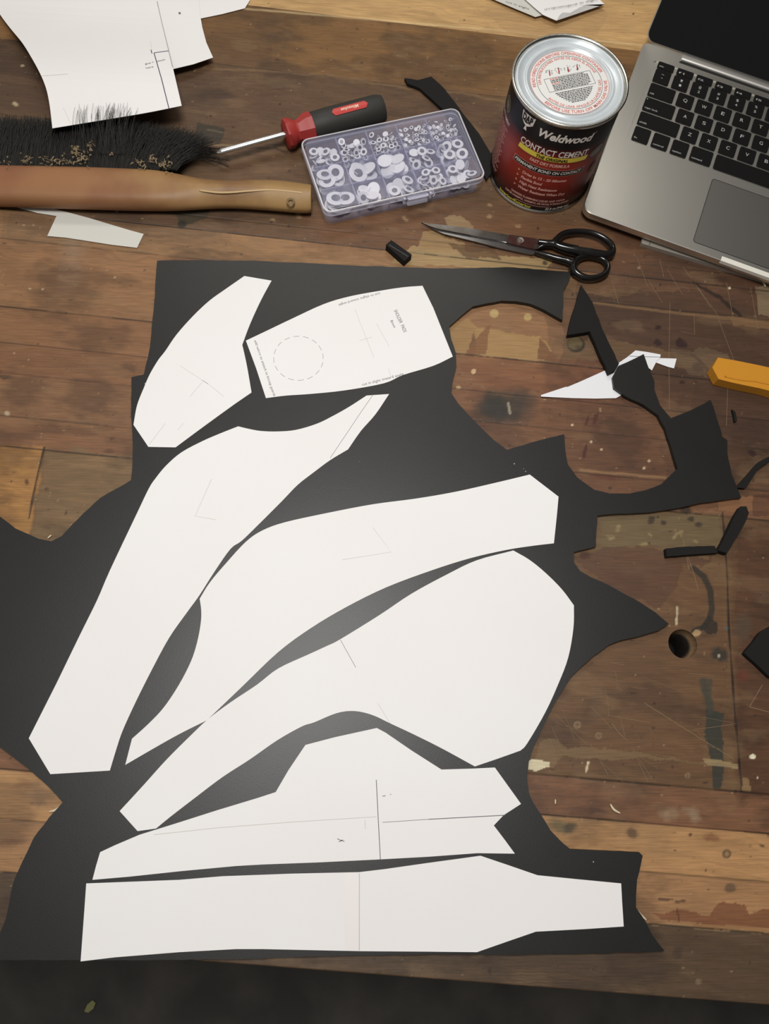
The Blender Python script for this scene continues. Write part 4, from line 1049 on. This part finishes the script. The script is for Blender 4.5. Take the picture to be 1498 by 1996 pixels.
can_patch('banner_border', -140.6, -60.4, 0.0550, 0.0627, Pk, 0.05262, 0.8)
can_patch('banner', -140.1, -60.9, 0.0554, 0.0623, Bk, 0.05268, 0.8)
can_text('PERMANENT BOND ON CONTACT', -138.6, -62.6, 0.0572, 0.0036, W_, 0.03, 0.2, 0.0528)
for s_, z_, t1_ in (('Dries in 15 - 20 Minutes', 0.0466, -76), ('Flexible Bond', 0.0398, -101), ('High Heat Resistance', 0.0331, -83), ('Water Resistant When Dry', 0.0263, -71.5)):
    can_text(s_, -125.4, t1_, z_, 0.0035, Pk, 0.035, 0.15)
    bm = bmesh.new(); bm.faces.new([bm.verts.new(cyl(*p)) for p in ((-131.0, z_ + 0.0004), (-128.2, z_ + 0.0017), (-131.0, z_ + 0.0036))]); from_bm('arrowhead', bm, Tan, lab)
can_text('DANGER! FLAMMABLE LIQUID AND VAPOR.', -131.5, -68, 0.0168, 0.0026, Pk, 0.035)
can_text('VAPOR HARMFUL. HARMFUL OR FATAL IF SWALLOWED.', -139.5, -62, 0.0124, 0.0025, Pk, 0.035)
can_patch('fine_print', -124, -84, 0.0094, 0.0100, Pk, RL)
can_text('Interior/Exterior', -146.5, -104, 0.0048, 0.0036, Yl, 0.03)
can_text('32 fl oz (946 mL)', -88, -60, 0.0050, 0.0029, W_, 0.03)
# shield logo with a little trowel below
bm = bmesh.new()
for pts in ([(-145.6, 0.1135), (-128.4, 0.1135), (-129.6, 0.1045), (-134, 0.1012), (-137, 0.0998), (-140, 0.1012), (-144.4, 0.1045)],):
    bm.faces.new([bm.verts.new(cyl(*p)) for p in pts])
bmesh.ops.triangulate(bm, faces=bm.faces[:])
from_bm('logo_shield', bm, W_, lab)
bm = bmesh.new(); bm.faces.new([bm.verts.new(cyl(t, z_, 0.0530)) for t, z_ in ((-144.6, 0.1128), (-129.4, 0.1128), (-130.3, 0.1049), (-143.7, 0.1049))]); from_bm('logo_field', bm, W_, lab)
can_text('DAP', -143.6, -130.4, 0.1052, 0.0070, Bk, 0.05, 0.0, 0.0531)
bm = bmesh.new(); bm.faces.new([bm.verts.new(cyl(t, z_, 0.0529)) for t, z_ in ((-137.8, 0.1000), (-136.2, 0.1000), (-134.9, 0.0955), (-139.0, 0.0955))]); from_bm('logo_handle', bm, W_, lab)
# round emblems either side
def emblem(tc_, zc_, rt, rz, m1, m2):
    for k_, (s_, m_, r_) in enumerate(((1, m1, 0.0527), (0.86, m2, 0.0529), (0.5, m1, 0.0531))):
        bm = bmesh.new(); c_ = bm.verts.new(cyl(tc_, zc_, r_)); rg = [bm.verts.new(cyl(tc_ + rt * s_ * math.cos(2 * math.pi * i / 28), zc_ + rz * s_ * math.sin(2 * math.pi * i / 28), r_ + 0.0001)) for i in range(28)]
        for i in range(28): bm.faces.new((c_, rg[i], rg[(i + 1) % 28]))
        from_bm('emblem', bm, m_, lab)
Gy = mat('emblem_silver', srgb(150, 142, 130), 0.3, 0.6); Ol = mat('emblem_olive', srgb(86, 84, 60), 0.4)
emblem(-50, 0.0783, 8.5, 0.0068, Gy, mat('emblem_grey', srgb(120, 108, 100), 0.4)); emblem(-172.5, 0.0955, 7.5, 0.0085, Gy, Ol)
emblem(-44, 0.052, 6, 0.009, mat('emblem_red', srgb(120, 70, 62), 0.4), mat('emblem_red_dark', srgb(92, 44, 40), 0.4))
# side text block: rows of small print
bm = bmesh.new(); rl = random.Random(5)
for k in range(22):
    z_ = 0.072 - k * 0.0027; t = -190
    while t < -160 - (3 if k % 3 else 0) - (k % 5):
        w_ = rl.uniform(2, 5); t2_ = min(t + w_, -159)
        vsq = [bm.verts.new(cyl(a_, b__, 0.0527)) for a_, b__ in ((t, z_), (t2_, z_), (t2_, z_ + 0.0010), (t, z_ + 0.0010))]; bm.faces.new(vsq); t = t2_ + 0.8
from_bm('fine_print', bm, Pk, lab)
can_text('CONTACT CEMENT', -192, -159, 0.0790, 0.0036, W_, 0.02)
for t_ in (-63, -60): pass
bm = bmesh.new(); rl = random.Random(6)
for k in range(14):
    z_ = 0.066 - k * 0.0030; t = -46 + 2
    while t < -20:
        w_ = rl.uniform(2, 5)
        vsq = [bm.verts.new(cyl(a_, b__, 0.0527)) for a_, b__ in ((t, z_), (t + w_, z_), (t + w_, z_ + 0.0009), (t, z_ + 0.0009))]; bm.faces.new(vsq); t += w_ + 0.8
from_bm('fine_print', bm, Pk, lab)

# ================================================================== LAPTOP
SL_ = 1.112e-3                    # local millimetre
LZ = 0.0169
lap = thing('laptop', 'open silver laptop with black keys and black screen at the top right', 'laptop', (0.3673, 0.6945, 0), -0.3672)
M_alu = mat('aluminium', (0.74, 0.715, 0.65, 1), 0.33, 1.0, bump=(3000, 0.05, 0.0001))
M_aluD = mat('aluminium_dark', (0.36, 0.345, 0.32, 1), 0.4, 0.85)
M_key = mat('key_black', srgb(14, 13, 13), 0.6, spec=0.2); M_leg = mat('key_legend', srgb(176, 174, 170), 0.5)
M_scr = mat('screen_glass', (0.004, 0.004, 0.004, 1), 0.12, spec=0.5); M_blkp = mat('black_plastic', srgb(18, 18, 18), 0.5)
def lm(x, y, z): return (x * SL_, y * SL_, z)
bx = [(x * SL_, y * SL_) for x, y in rrect(-57, 257, -162, 57, 10, 8)]
bx2 = [(x * SL_, y * SL_) for x, y in rrect(-54.5, 254.5, -159.5, 54.5, 8, 8)]
kx0, kx1, ky0, ky1 = -40.8, 240.8, -70.5, 36.5
# body: deck with a shallow well for the keyboard
ZB = 0.0052
bm = bmesh.new(); n = len(bx)
lo = [bm.verts.new((p[0], p[1], ZB)) for p in bx2]; mi_ = [bm.verts.new((p[0], p[1], ZB + 0.004)) for p in bx]
hi = [bm.verts.new((p[0], p[1], LZ - 0.0006)) for p in bx]
cxm, cym = 100 * SL_, -52.5 * SL_
hi2 = [bm.verts.new((cxm + (p[0] - cxm) * 0.9965, cym + (p[1] - cym) * 0.995, LZ)) for p in bx]
for a_, b__ in ((lo, mi_), (mi_, hi), (hi, hi2)):
    for i in range(n): bm.faces.new((a_[i], a_[(i + 1) % n], b__[(i + 1) % n], b__[i]))
bm.faces.new(lo[::-1])
ws = [bm.verts.new(lm(x, y, LZ)) for x, y in rrect(kx0, kx1, ky0, ky1, 2.5, 8)]
wl = [bm.verts.new(lm(x, y, LZ - 0.0012)) for x, y in rrect(kx0, kx1, ky0, ky1, 2.5, 8)]
for i in range(n):
    bm.faces.new((hi2[i], hi2[(i + 1) % n], ws[(i + 1) % n], ws[i])); bm.faces.new((ws[i], ws[(i + 1) % n], wl[(i + 1) % n], wl[i]))
bm.faces.new(wl)
body = from_bm('body', bm, M_alu, lap); sharp(body, 25)
# finger scoop at the front centre: shallow lip, the light on its upward face put into the colour
bm = bmesh.new()
for a_, b__ in (((76, -157.6), (124, -163)),):
    bm_box(bm, a_[0] * SL_, b__[0] * SL_, -162.6 * SL_, -157.6 * SL_, LZ - 0.004, LZ + 0.0002)
bevel(bm, 0.0008, 2); from_bm('finger_notch', bm, mat('notch_lit_tone', (0.80, 0.77, 0.68, 1), 0.5, 0.2), lap)
# feet
for fx_, fy_ in ((-45, -150), (245, -150), (-45, 45), (245, 45)):
    bm = bmesh.new(); lathe(bm, [(0, 0.0), (0.006, 0.0), (0.007, 0.001), (0.007, ZB), (0, ZB)], 20, M=Matrix.Translation((fx_ * SL_, fy_ * SL_, 0)))
    from_bm('foot', bm, M_blkp, lap)
# trackpad
bm = bmesh.new(); bm_prism(bm, [(x * SL_, y * SL_) for x, y in rrect(47.5, 152.5, -153, -78, 2.5)], LZ - 0.0004, LZ + 0.00012)
from_bm('trackpad', bm, mat('trackpad_grey', (0.52, 0.49, 0.45, 1), 0.30, 1.0), lap)
bm = bmesh.new()
o_, i_ = rrect(47.0, 153.0, -153.5, -77.5, 3), rrect(47.6, 152.4, -152.9, -78.1, 2.5)
vo = [bm.verts.new(lm(x, y, LZ + 0.00006)) for x, y in o_]; vi = [bm.verts.new(lm(x, y, LZ + 0.00014)) for x, y in i_]
for i in range(len(vo)): bm.faces.new((vo[i], vo[(i + 1) % len(vo)], vi[(i + 1) % len(vo)], vi[i]))
from_bm('trackpad_gap', bm, M_blkp, lap)
# keys
KP = 19.05; RP = 18.9; KW = 15.9
def key(x0, x1, yc, hh=KW, legend=None, small=None, two=None):
    bm = bmesh.new(); bm_prism(bm, [(x * SL_, y * SL_) for x, y in rrect(x0, x1, yc - hh / 2, yc + hh / 2, 1.6, 3)], LZ - 0.0010, LZ + 0.0003); bevel(bm, 0.0003, 1)
    k = from_bm('key', bm, M_key, lap)
    zt_ = LZ + 0.00036; cx_ = (x0 + x1) / 2
    def tx(s, xa, xb, yb, cap):
        V_, F_, w_ = text_geo(s, 0.0, 0.0)
        me = bpy.data.meshes.new('legend'); sc = (xb - xa)
        me.from_pydata([lm(xa + sc * x / w_, yb + y * cap, zt_) for x, y in V_], [], F_); me.update(); link('legend', me, M_leg, k)
    if legend: w = {'W': 4.6, 'I': 0.8, 'M': 4.2, 'Q': 4.0}.get(legend, 3.3); tx(legend, cx_ - w / 2, cx_ + w / 2, yc - 1.5, 3.9)
    if small: w = len(small) * 1.45; xa = x0 + 1.8; tx(small, xa, xa + w, yc - hh / 2 + 2.0, 2.1)
    if two: tx(two[0], cx_ - 1.3, cx_ + 1.3, yc + 1.8, 3.0); tx(two[1], cx_ - 1.1, cx_ + 1.1, yc - 4.2, 3.0)
    return k
g_ = KP - KW
def krow(xs, yc, items, hh=KW):
    """items: (width in units, legend kwargs)"""
    x = xs
    for wu, kw in items:
        key(x + g_ / 2, x + wu * KP - g_ / 2, yc, hh, **kw); x += wu * KP
xs = -2 * KP - 0.0
V1 = 0.02
krow(xs, 0, [(1.5, dict(small='tab'))] + [(1, dict(legend=c)) for c in 'QWERTYUIOP'] + [(1, dict(two='{[')), (1, dict(two='}]')), (1, dict(two='|\\'))])
krow(xs, -RP, [(1.75, dict(small='caps lock'))] + [(1, dict(legend=c)) for c in 'ASDFGHJKL'] + [(1, dict(two=':;')), (1, dict(two='"\'')), (1.75, dict(small='return'))])
krow(xs, -2 * RP, [(2.25, dict(small='shift'))] + [(1, dict(legend=c)) for c in 'ZXCVBNM'] + [(1, dict(two='<,')), (1, dict(two='>.')), (1, dict(two='?/')), (2.25, dict(small='shift'))])
krow(xs, RP, [(1, dict(two='~`'))] + [(1, dict(two=c)) for c in ('!1', '@2', '#3', '$4', '%5', '^6', '&7', '*8', '(9', ')0', '_-', '+=')] + [(1.5, dict(small='delete'))])
krow(xs, -3 * RP - 0.4, [(1, dict(small='fn')), (1, dict(small='control')), (1, dict(small='option')), (1.25, dict(small='command')), (5, {}), (1.25, dict(small='command')), (1, dict(small='option')), (3, {})], KW + 0.8)
krow(xs, 1.80 * RP - 1.2, [(14.5 / 14, dict(small='esc'))] + [(14.5 / 14, dict(small='  f%d' % i)) for i in range(1, 13)] + [(14.5 / 14, {})], 8.4)
bm = bmesh.new(); lathe(bm, [(0, LZ + .0004), (0.0006, LZ + .0004)], 12, M=Matrix.Translation(lm(-34.8, -RP + 5.6, 0))); from_bm('indicator_dot', bm, M_leg, lap)
# hinge bar
bm = bmesh.new(); P = [(-16.5 * SL_, 51.5 * SL_, LZ + 0.0005), (216.5 * SL_, 51.5 * SL_, LZ + 0.0005)]
tube(bm, P, 0.0062, 20, flat=0.55); sharp(from_bm('hinge_bar', bm, M_aluD, lap), 50)
bm = bmesh.new(); bm_box(bm, -17.5 * SL_, 217.5 * SL_, 43.6 * SL_, 46.0 * SL_, LZ - 0.001, LZ + 0.00015); from_bm('hinge_gap', bm, M_blkp, lap)
# lid, opened back
TH = math.radians(56)             # above the horizontal, leaning away
hz = Vector((0, 56.0 * SL_, LZ + 0.001))
RXL = Matrix.Translation(hz) @ Matrix.Rotation(TH, 4, 'X')
lidE = bpy.data.objects.new('screen_lid', None)
bm = bmesh.new(); bm_prism(bm, [(x * SL_, y * SL_) for x, y in rrect(-57, 257, 0, 219, 9, 8)], -0.0045, 0.0); bevel(bm, 0.0006, 1)
for v in bm.verts: v.co = RXL @ v.co
lidm = from_bm('screen_lid', bm, M_aluD, lap)
bm = bmesh.new(); bm_prism(bm, [(x * SL_, y * SL_) for x, y in rrect(-56.2, 256.2, 0.8, 218.2, 8.5, 8)], 0.0, 0.0009)
for v in bm.verts: v.co = RXL @ v.co
from_bm('screen_glass', bm, M_scr, lidm)

# thin grey slab of unknown kind under the laptop, with four dark dots
pa = at(1249, 474, 0.0048); pb = at(1498, 549, 0.0048)
M_slab = mat('slab_grey', (0.42, 0.39, 0.34, 1), 0.42, 0.55)
dd = (pb - pa).normalized(); nn = Vector((-dd.y, dd.x, 0))
slab = thing('grey_slab', 'thin grey slab with a row of tiny holes sticking out from beneath the laptop', 'flat_slab', (pa.x, pa.y, 0), math.atan2(dd.y, dd.x))
bm = bmesh.new(); bm_prism(bm, rrect(0, 0.24, 0.0, 0.15, 0.002, 4), 0.0, 0.0048); bevel(bm, 0.0006, 2); from_bm('case', bm, M_slab, slab)
for k in range(4):
    bm = bmesh.new(); lathe(bm, [(0, 0.00488), (0.0006, 0.00488)], 12, M=Matrix.Translation((0.0085, 0.0012 + k * 0.0022, 0))); from_bm('slab_hole', bm, M_blkp, slab)
# lift the laptop feet that would meet the slab: the laptop rests on it

# ================================================================== SCISSORS
M_steel = mat('scissor_steel', (0.13, 0.125, 0.12, 1), 0.38, 0.9, var=(60, (0.09, 0.08, 0.07, 1), 0.4, 0.65))
M_sblk = mat('black_enamel', (0.008, 0.0075, 0.007, 1), 0.16, spec=0.6)
sc = thing('scissors', 'closed steel scissors with black enamelled loops above the foam sheet', 'scissors')
def slab_px(px, z0_, z1_, nm, m, parent=sc, bev=0.0006, zref=None):
    pts = [at(x, y, zref if zref is not None else z1_) for x, y in px]
    bm = bmesh.new(); bm_prism(bm, [(p.x, p.y) for p in pts], z0_, z1_); bevel(bm, bev, 2); o = from_bm(nm, bm, m, parent); return sharp(o, 35)
zf6 = lambda x, y: (x / 3.654 + 810, y / 3.654 + 420)
bl1 = [zf6(*p) for p in ((40, 48), (80, 55), (200, 68), (340, 84), (480, 106), (640, 134), (665, 140), (650, 190), (560, 172), (400, 140), (250, 112), (150, 92), (90, 72))]
slab_px(bl1, 0.0034, 0.0052, 'blade', M_steel)
bl2 = [zf6(*p) for p in ((90, 74), (150, 94), (250, 112), (400, 140), (560, 172), (700, 206), (860, 240), (880, 258), (830, 278), (740, 262), (600, 232), (440, 190), (300, 155), (200, 130), (130, 100))]
slab_px(bl2, 0.0012, 0.0032, 'blade', mat('scissor_steel_bright', (0.16, 0.155, 0.15, 1), 0.34, 0.9))
bm = bmesh.new()
P = [at(*zf6(*p), 0.0042) for p in ((80, 60), (180, 92), (300, 118), (420, 145), (560, 172), (700, 206), (850, 238))]
tube(bm, P, [0.0003, 0.0006, 0.0007, 0.0008, 0.0008, 0.0007, 0.0005], 6); from_bm('cutting_edge', bm, mat('ground_edge', (0.75, 0.74, 0.72, 1), 0.25, 1.0), sc, smooth=True)
pivp = [zf6(*p) for p in ((665, 136), (760, 150), (860, 165), (890, 190), (895, 215), (850, 240), (720, 212), (645, 192))]
slab_px(pivp, 0.0034, 0.0056, 'shank', mat('rusty_red_steel', srgb(70, 38, 34), 0.45, 0.4, var=(120, srgb(66, 58, 52), 0.45, 0.6)))
c_ = at(*zf6(742, 180), 0.006)
bm = bmesh.new(); lathe(bm, [(0, 0.0070), (0.0016, 0.0070), (0.0020, 0.0066), (0.0026, 0.0066), (0.0036, 0.0068), (0.0040, 0.0062), (0.0040, 0.0054), (0, 0.0054)], 28, M=Matrix.Translation((c_.x, c_.y, 0)))
sharp(from_bm('pivot_screw', bm, mat('screw_steel', (0.55, 0.52, 0.47, 1), 0.3, 1.0), sc), 40)
# large loop
def loop(px, zc, rad, nm, flat=1.0, n=6):
    bm = bmesh.new(); P = smooth_path([at(*zf6(x, y), zc if not isinstance(zc, (list, tuple)) else zc[i]) for i, (x, y) in enumerate(px)], n, True)
    m__ = len(P); rad = [q_ * 0.86 for q_ in rad]; r_ = [rad[int(i / n)] * (1 - (i % n) / n) + rad[(int(i / n) + 1) % len(px)] * ((i % n) / n) for i in range(m__)]
    tube(bm, P, r_, 14, flat=flat, closed=True); return from_bm(nm, bm, M_sblk, sc, smooth=True)
big = [(1010, 165), (1060, 130), (1150, 117), (1240, 125), (1320, 155), (1380, 200), (1400, 240), (1390, 275), (1340, 285), (1240, 272), (1120, 252), (1020, 225), (985, 200)]
loop(big, 0.0075, [0.0042, 0.0038, 0.0034, 0.0034, 0.0036, 0.0038, 0.0038, 0.0044, 0.0050, 0.0055, 0.0052, 0.0044, 0.0042], 'handle_loop', 1.35)
sm = [(1125, 345), (1160, 308), (1220, 292), (1290, 300), (1345, 325), (1365, 365), (1350, 410), (1300, 440), (1220, 448), (1150, 420), (1118, 380)]
loop(sm, 0.0065, [0.0044, 0.0036, 0.0030, 0.0030, 0.0032, 0.0034, 0.0036, 0.0036, 0.0036, 0.0040, 0.0046], 'handle_loop', 1.35)
def stem(px, z, rad, nm='handle_stem', flat=1.2):
    bm = bmesh.new(); P = smooth_path([at(*zf6(x, y), zz_) for (x, y), zz_ in zip(px, z)], 6); m__ = len(P); r_ = [np.interp(i, np.linspace(0, m__ - 1, len(rad)), rad) for i in range(m__)]
    tube(bm, P, [float(v) for v in r_], 12, flat=flat); return from_bm(nm, bm, M_sblk, sc, smooth=True)
stem([(850, 262), (930, 285), (1010, 308), (1080, 325), (1130, 350)], [0.004, 0.005, 0.006, 0.0065, 0.0065], [0.0022, 0.0030, 0.0032, 0.0034, 0.0042])
stem([(870, 190), (930, 198), (990, 205), (1060, 225), (1150, 245)], [0.0055, 0.0065, 0.0075, 0.0075, 0.0075], [0.0030, 0.0032, 0.0040, 0.0040, 0.0040])
stem([(860, 240), (900, 218), (950, 212), (1020, 222)], [0.006, 0.0078, 0.0080, 0.0078], [0.0012, 0.0020, 0.0024, 0.0024])

# ================================================================== UTILITY KNIFE
zk = lambda x, y: (x / 10.855 + 1360, y / 10.855 + 660)
kn = thing('utility_knife', 'yellow plastic utility knife handle coming in at the right edge', 'knife')
top_z = 0.013
out = [zk(420, 400), zk(300, 610), zk(430, 855), zk(700, 925), zk(1000, 990), zk(1300, 1050), zk(1498, 1100), (1560, 783), (1680, 812), (1690, 765), (1560, 728), zk(1498, 610), zk(1200, 545), zk(800, 465)]
pts = [at(x, y, top_z) for x, y in out]
bm = bmesh.new(); bm_prism(bm, [(p.x, p.y) for p in pts], 0.0008, top_z); bevel(bm, 0.0022, 3, 40)
M_yel = mat('yellow_plastic', srgb(196, 134, 40), 0.35, spec=0.5)
sharp(from_bm('handle', bm, M_yel, kn), 30)
for k in range(16):
    t = k / 15; a_ = Vector(zk(760, 940)); e_ = Vector((1600, 792)); p_ = a_ + (e_ - a_) * t
    c_ = at(p_.x, p_.y - 2.0, 0.008); bm = bmesh.new()
    lathe(bm, [(0, 0.0025), (0.0013, 0.0025), (0.0016, 0.0040), (0.0016, 0.0105), (0.0010, 0.0118), (0, 0.0118)], 10, M=Matrix.Translation((c_.x, c_.y, 0))); from_bm('grip_tooth', bm, M_yel, kn, smooth=True)
bm = bmesh.new(); P = [at(*zk(*p), top_z + 0.0002) for p in ((560, 800), (900, 870), (1200, 900), (1498, 960))] + [at(1640, 775, top_z + .0002)]
tube(bm, smooth_path(P, 5), 0.0009, 8, flat=0.6); from_bm('ridge', bm, M_yel, kn, smooth=True)

# ================================================================== BOX OF GOOGLY EYES
BXC = Vector((0.0520, 0.5975)); BA = 0.3074; BL, BW = 0.1702, 0.0919
M_clear = glassy('clear_plastic', srgb(190, 190, 214), 0.13, 0.18)
M_lidp = glassy('clear_lid_plastic', srgb(196, 196, 222), 0.10, 0.12)
M_rim = glassy('lid_edge_plastic', srgb(206, 206, 226), 0.42, 0.15)
M_div = glassy('divider_plastic', srgb(176, 178, 214), 0.34, 0.25)
box = thing('compartment_box', 'clear plastic compartment box filled with googly eyes', 'plastic box', (BXC.x, BXC.y, 0), BA)
def shell(bm, x, y, r, z0_, z1_, t, bottom=True, top=False):
    a_ = rrect(-x, x, -y, y, r, 6); b__ = rrect(-x + t, x - t, -y + t, y - t, max(r - t, 0.001), 6); n = len(a_)
    ol = [bm.verts.new((p[0], p[1], z0_)) for p in a_]; oh = [bm.verts.new((p[0], p[1], z1_)) for p in a_]
    il = [bm.verts.new((p[0], p[1], z0_)) for p in b__]; ih = [bm.verts.new((p[0], p[1], z1_)) for p in b__]
    for i in range(n):
        j = (i + 1) % n
        bm.faces.new((ol[i], ol[j], oh[j], oh[i])); bm.faces.new((il[j], il[i], ih[i], ih[j]))
        bm.faces.new((oh[i], oh[j], ih[j], ih[i])); bm.faces.new((ol[j], ol[i], il[i], il[j]))
HX, HY = BL / 2, BW / 2
bm = bmesh.new(); shell(bm, HX - 0.003, HY - 0.003, 0.007, 0.0, 0.0165, 0.0012)
bm_prism(bm, rrect(-HX + 0.0045, HX - 0.0045, -HY + 0.0045, HY - 0.0045, 0.006, 6), 0.0, 0.0008); from_bm('tray', bm, M_clear, box)
bm = bmesh.new(); bm_prism(bm, rrect(-HX + 0.0035, HX - 0.0035, -HY + 0.0035, HY - 0.0035, 0.007, 6), 0.0205, 0.0212); from_bm('lid', bm, M_lidp, box)
lp = box.children[-1]
bm = bmesh.new(); shell(bm, HX, HY, 0.009, 0.0155, 0.0216, 0.0016); bevel(bm, 0.0004, 1, 60); from_bm('lid_rim', bm, M_rim, lp)
bm = bmesh.new(); shell(bm, HX - 0.0006, HY - 0.0006, 0.0085, 0.0216, 0.0221, 0.0010); from_bm('lid_bead', bm, glassy('bead_plastic', srgb(230, 226, 226), 0.6, 0.12), lp)
IX, IY = HX - 0.0045, HY - 0.0045
NC, NR = 5, 3
cxs = [-IX + 2 * IX * i / NC for i in range(NC + 1)]; cys = [-IY + 2 * IY * i / NR for i in range(NR + 1)]
for x in cxs[1:-1]:
    bm = bmesh.new(); bm_box(bm, x - 0.0006, x + 0.0006, -IY, IY, 0.0009, 0.0190); from_bm('divider', bm, M_div, box)
for y in cys[1:-1]:
    for i in range(NC):
        bm = bmesh.new(); bm_box(bm, cxs[i] + 0.0008, cxs[i + 1] - 0.0008, y - 0.0005, y + 0.0005, 0.0009, 0.0165); from_bm('divider', bm, M_div, box)
bm = bmesh.new(); bm_prism(bm, rrect(0.0, 0.022, -HY - 0.0042, -HY + 0.0006, 0.0018, 4), 0.0110, 0.0195); bevel(bm, 0.0008, 2); from_bm('latch', bm, M_rim, box)
for x in (-0.003, 0.0245):
    bm = bmesh.new(); bm_box(bm, x - 0.0012, x + 0.0012, -HY - 0.0028, -HY + 0.0006, 0.0135, 0.0205); bevel(bm, 0.0006, 1); from_bm('latch_stop', bm, M_rim, box)

M_eyew = mat('eye_white', (0.74, 0.73, 0.77, 1), 0.4); M_pup = mat('eye_pupil', srgb(24, 26, 36), 0.3)
M_dome = glassy('eye_dome', srgb(190, 192, 214), 0.10, 0.08)
def mesh_of(fn):
    bm = bmesh.new(); fn(bm); me = bpy.data.meshes.new('eye_part'); bm.to_mesh(me); bm.free(); return me
# unit radius 1
me_back = mesh_of(lambda bm: lathe(bm, [(0, -0.02), (1.0, -0.02), (1.0, 0.06), (0.90, 0.08), (0, 0.08)], 24)); me_back.materials.append(M_eyew)
me_pup = mesh_of(lambda bm: lathe(bm, [(0, 0.16), (0.46, 0.16), (0.48, 0.12), (0.46, 0.09), (0, 0.09)], 18)); me_pup.materials.append(M_pup)
me_dome = mesh_of(lambda bm: lathe(bm, [(0.93, 0.07), (0.90, 0.22), (0.74, 0.36), (0.48, 0.45), (0.2, 0.49), (0, 0.50)], 24)); me_dome.materials.append(M_dome)
def small_eye(bm):
    lathe(bm, [(0, -0.02), (1.0, -0.02), (1.0, 0.08), (0, 0.08)], 12, [0, 0, 0]); lathe(bm, [(0, 0.22), (0.5, 0.20), (0.5, 0.10)], 10, [1, 1])
me_small = mesh_of(small_eye); me_small.materials.append(M_eyew); me_small.materials.append(M_pup)
# cell contents: [column][row from the front] -> (diameter mm, count, share lying white back up)
cells = {(0, 0): (19, 8, .15), (0, 1): (17, 9, .3), (0, 2): (9.5, 20, .2),
         (1, 0): (12.5, 13, .45), (1, 1): (19, 7, .5), (1, 2): (7, 34, .3),
         (2, 0): (12, 14, .4), (2, 1): (15, 11, .7), (2, 2): (6, 42, .1),
         (3, 0): (9, 22, .25), (3, 1): (10, 18, .2), (3, 2): (4, 72, .6),
         (4, 0): (10, 20, .4), (4, 1): (12, 13, .2), (4, 2): (4, 76, .5)}
where = {0: 'front', 1: 'middle', 2: 'back'}; colw = {0: 'leftmost', 1: 'second', 2: 'centre', 3: 'fourth', 4: 'rightmost'}
er = random.Random(21)
boxM = Matrix.Translation((BXC.x, BXC.y, 0)) @ Matrix.Rotation(BA, 4, 'Z')
for (ci, ri), (dm, cnt, wsh) in cells.items():
    r = dm / 2000; placed = []
    x0_, x1_, y0_, y1_ = cxs[ci] + 0.0012 + r * 0.94, cxs[ci + 1] - 0.0012 - r * 0.94, cys[ri] + 0.0010 + r * 0.94, cys[ri + 1] - 0.0010 - r * 0.94
    grp = 'googly eyes in the %s column, %s compartment' % (colw[ci], where[ri])
    for k in range(cnt):
        best = None
        for _ in range(40):
            up = 0.0009 + r * 0.35; c_ = Vector((er.uniform(x0_, x1_), er.uniform(y0_, y1_), er.uniform(up, 0.0188 - r * 0.3)))
            d = min([((c_ - q_) * Vector((1, 1, 1.6)).length / 1.0).length if False else math.sqrt((c_.x - q_.x) ** 2 + (c_.y - q_.y) ** 2 + ((c_.z - q_.z) * 2.4) ** 2) for q_ in placed] or [9])
            if best is None or d > best[0]: best = (d, c_)
        c_ = best[1]; placed.append(c_)
        flip = er.random() < wsh
        room = min(c_.z - 0.001, 0.0200 - c_.z - r * 0.25); mt = math.asin(min(1, max(0.05, room / r)))
        tilt = min(mt, abs(er.gauss(0.15, 0.8)))
        RZ = Matrix.Rotation(er.uniform(0, 6.28), 4, 'Z') @ Matrix.Rotation(tilt + (math.pi if flip else 0), 4, 'X')
        Mx = boxM @ Matrix.Translation(c_) @ RZ @ Matrix.Scale(r, 4)
        size = 'large' if dm >= 12 else 'small' if dm > 6 else 'tiny'
        face = 'white back up' if flip else 'pupil up'
        if tilt > 0.6: face = 'tipped on edge'
        fx1 = (c_.x - cxs[ci]) / (cxs[ci + 1] - cxs[ci]); fy1 = (c_.y - cys[ri]) / (cys[ri + 1] - cys[ri])
        spot = ('near' if fy1 < 0.4 else 'far' if fy1 > 0.6 else 'mid') + ' ' + ('left' if fx1 < 0.4 else 'right' if fx1 > 0.6 else 'centre')
        lev = 'low' if c_.z < 0.0075 else 'high' if c_.z > 0.0125 else 'midheight'
        lb = '%s googly eye, %s, %s at the %s of the %s %s compartment' % (size, face, lev, spot, colw[ci], where[ri])
        if dm <= 7:
            o = bpy.data.objects.new('googly_eye', me_small); C.objects.link(o); o.matrix_world = Mx
        else:
            o = bpy.data.objects.new('googly_eye', None); C.objects.link(o); o.matrix_world = Mx; o.empty_display_size = 0.5
            for nm, me_ in (('backing', me_back), ('pupil', me_pup), ('dome', me_dome)):
                p = bpy.data.objects.new(nm, me_); C.objects.link(p); p.parent = o
        tag(o, lb, 'googly eye', grp)
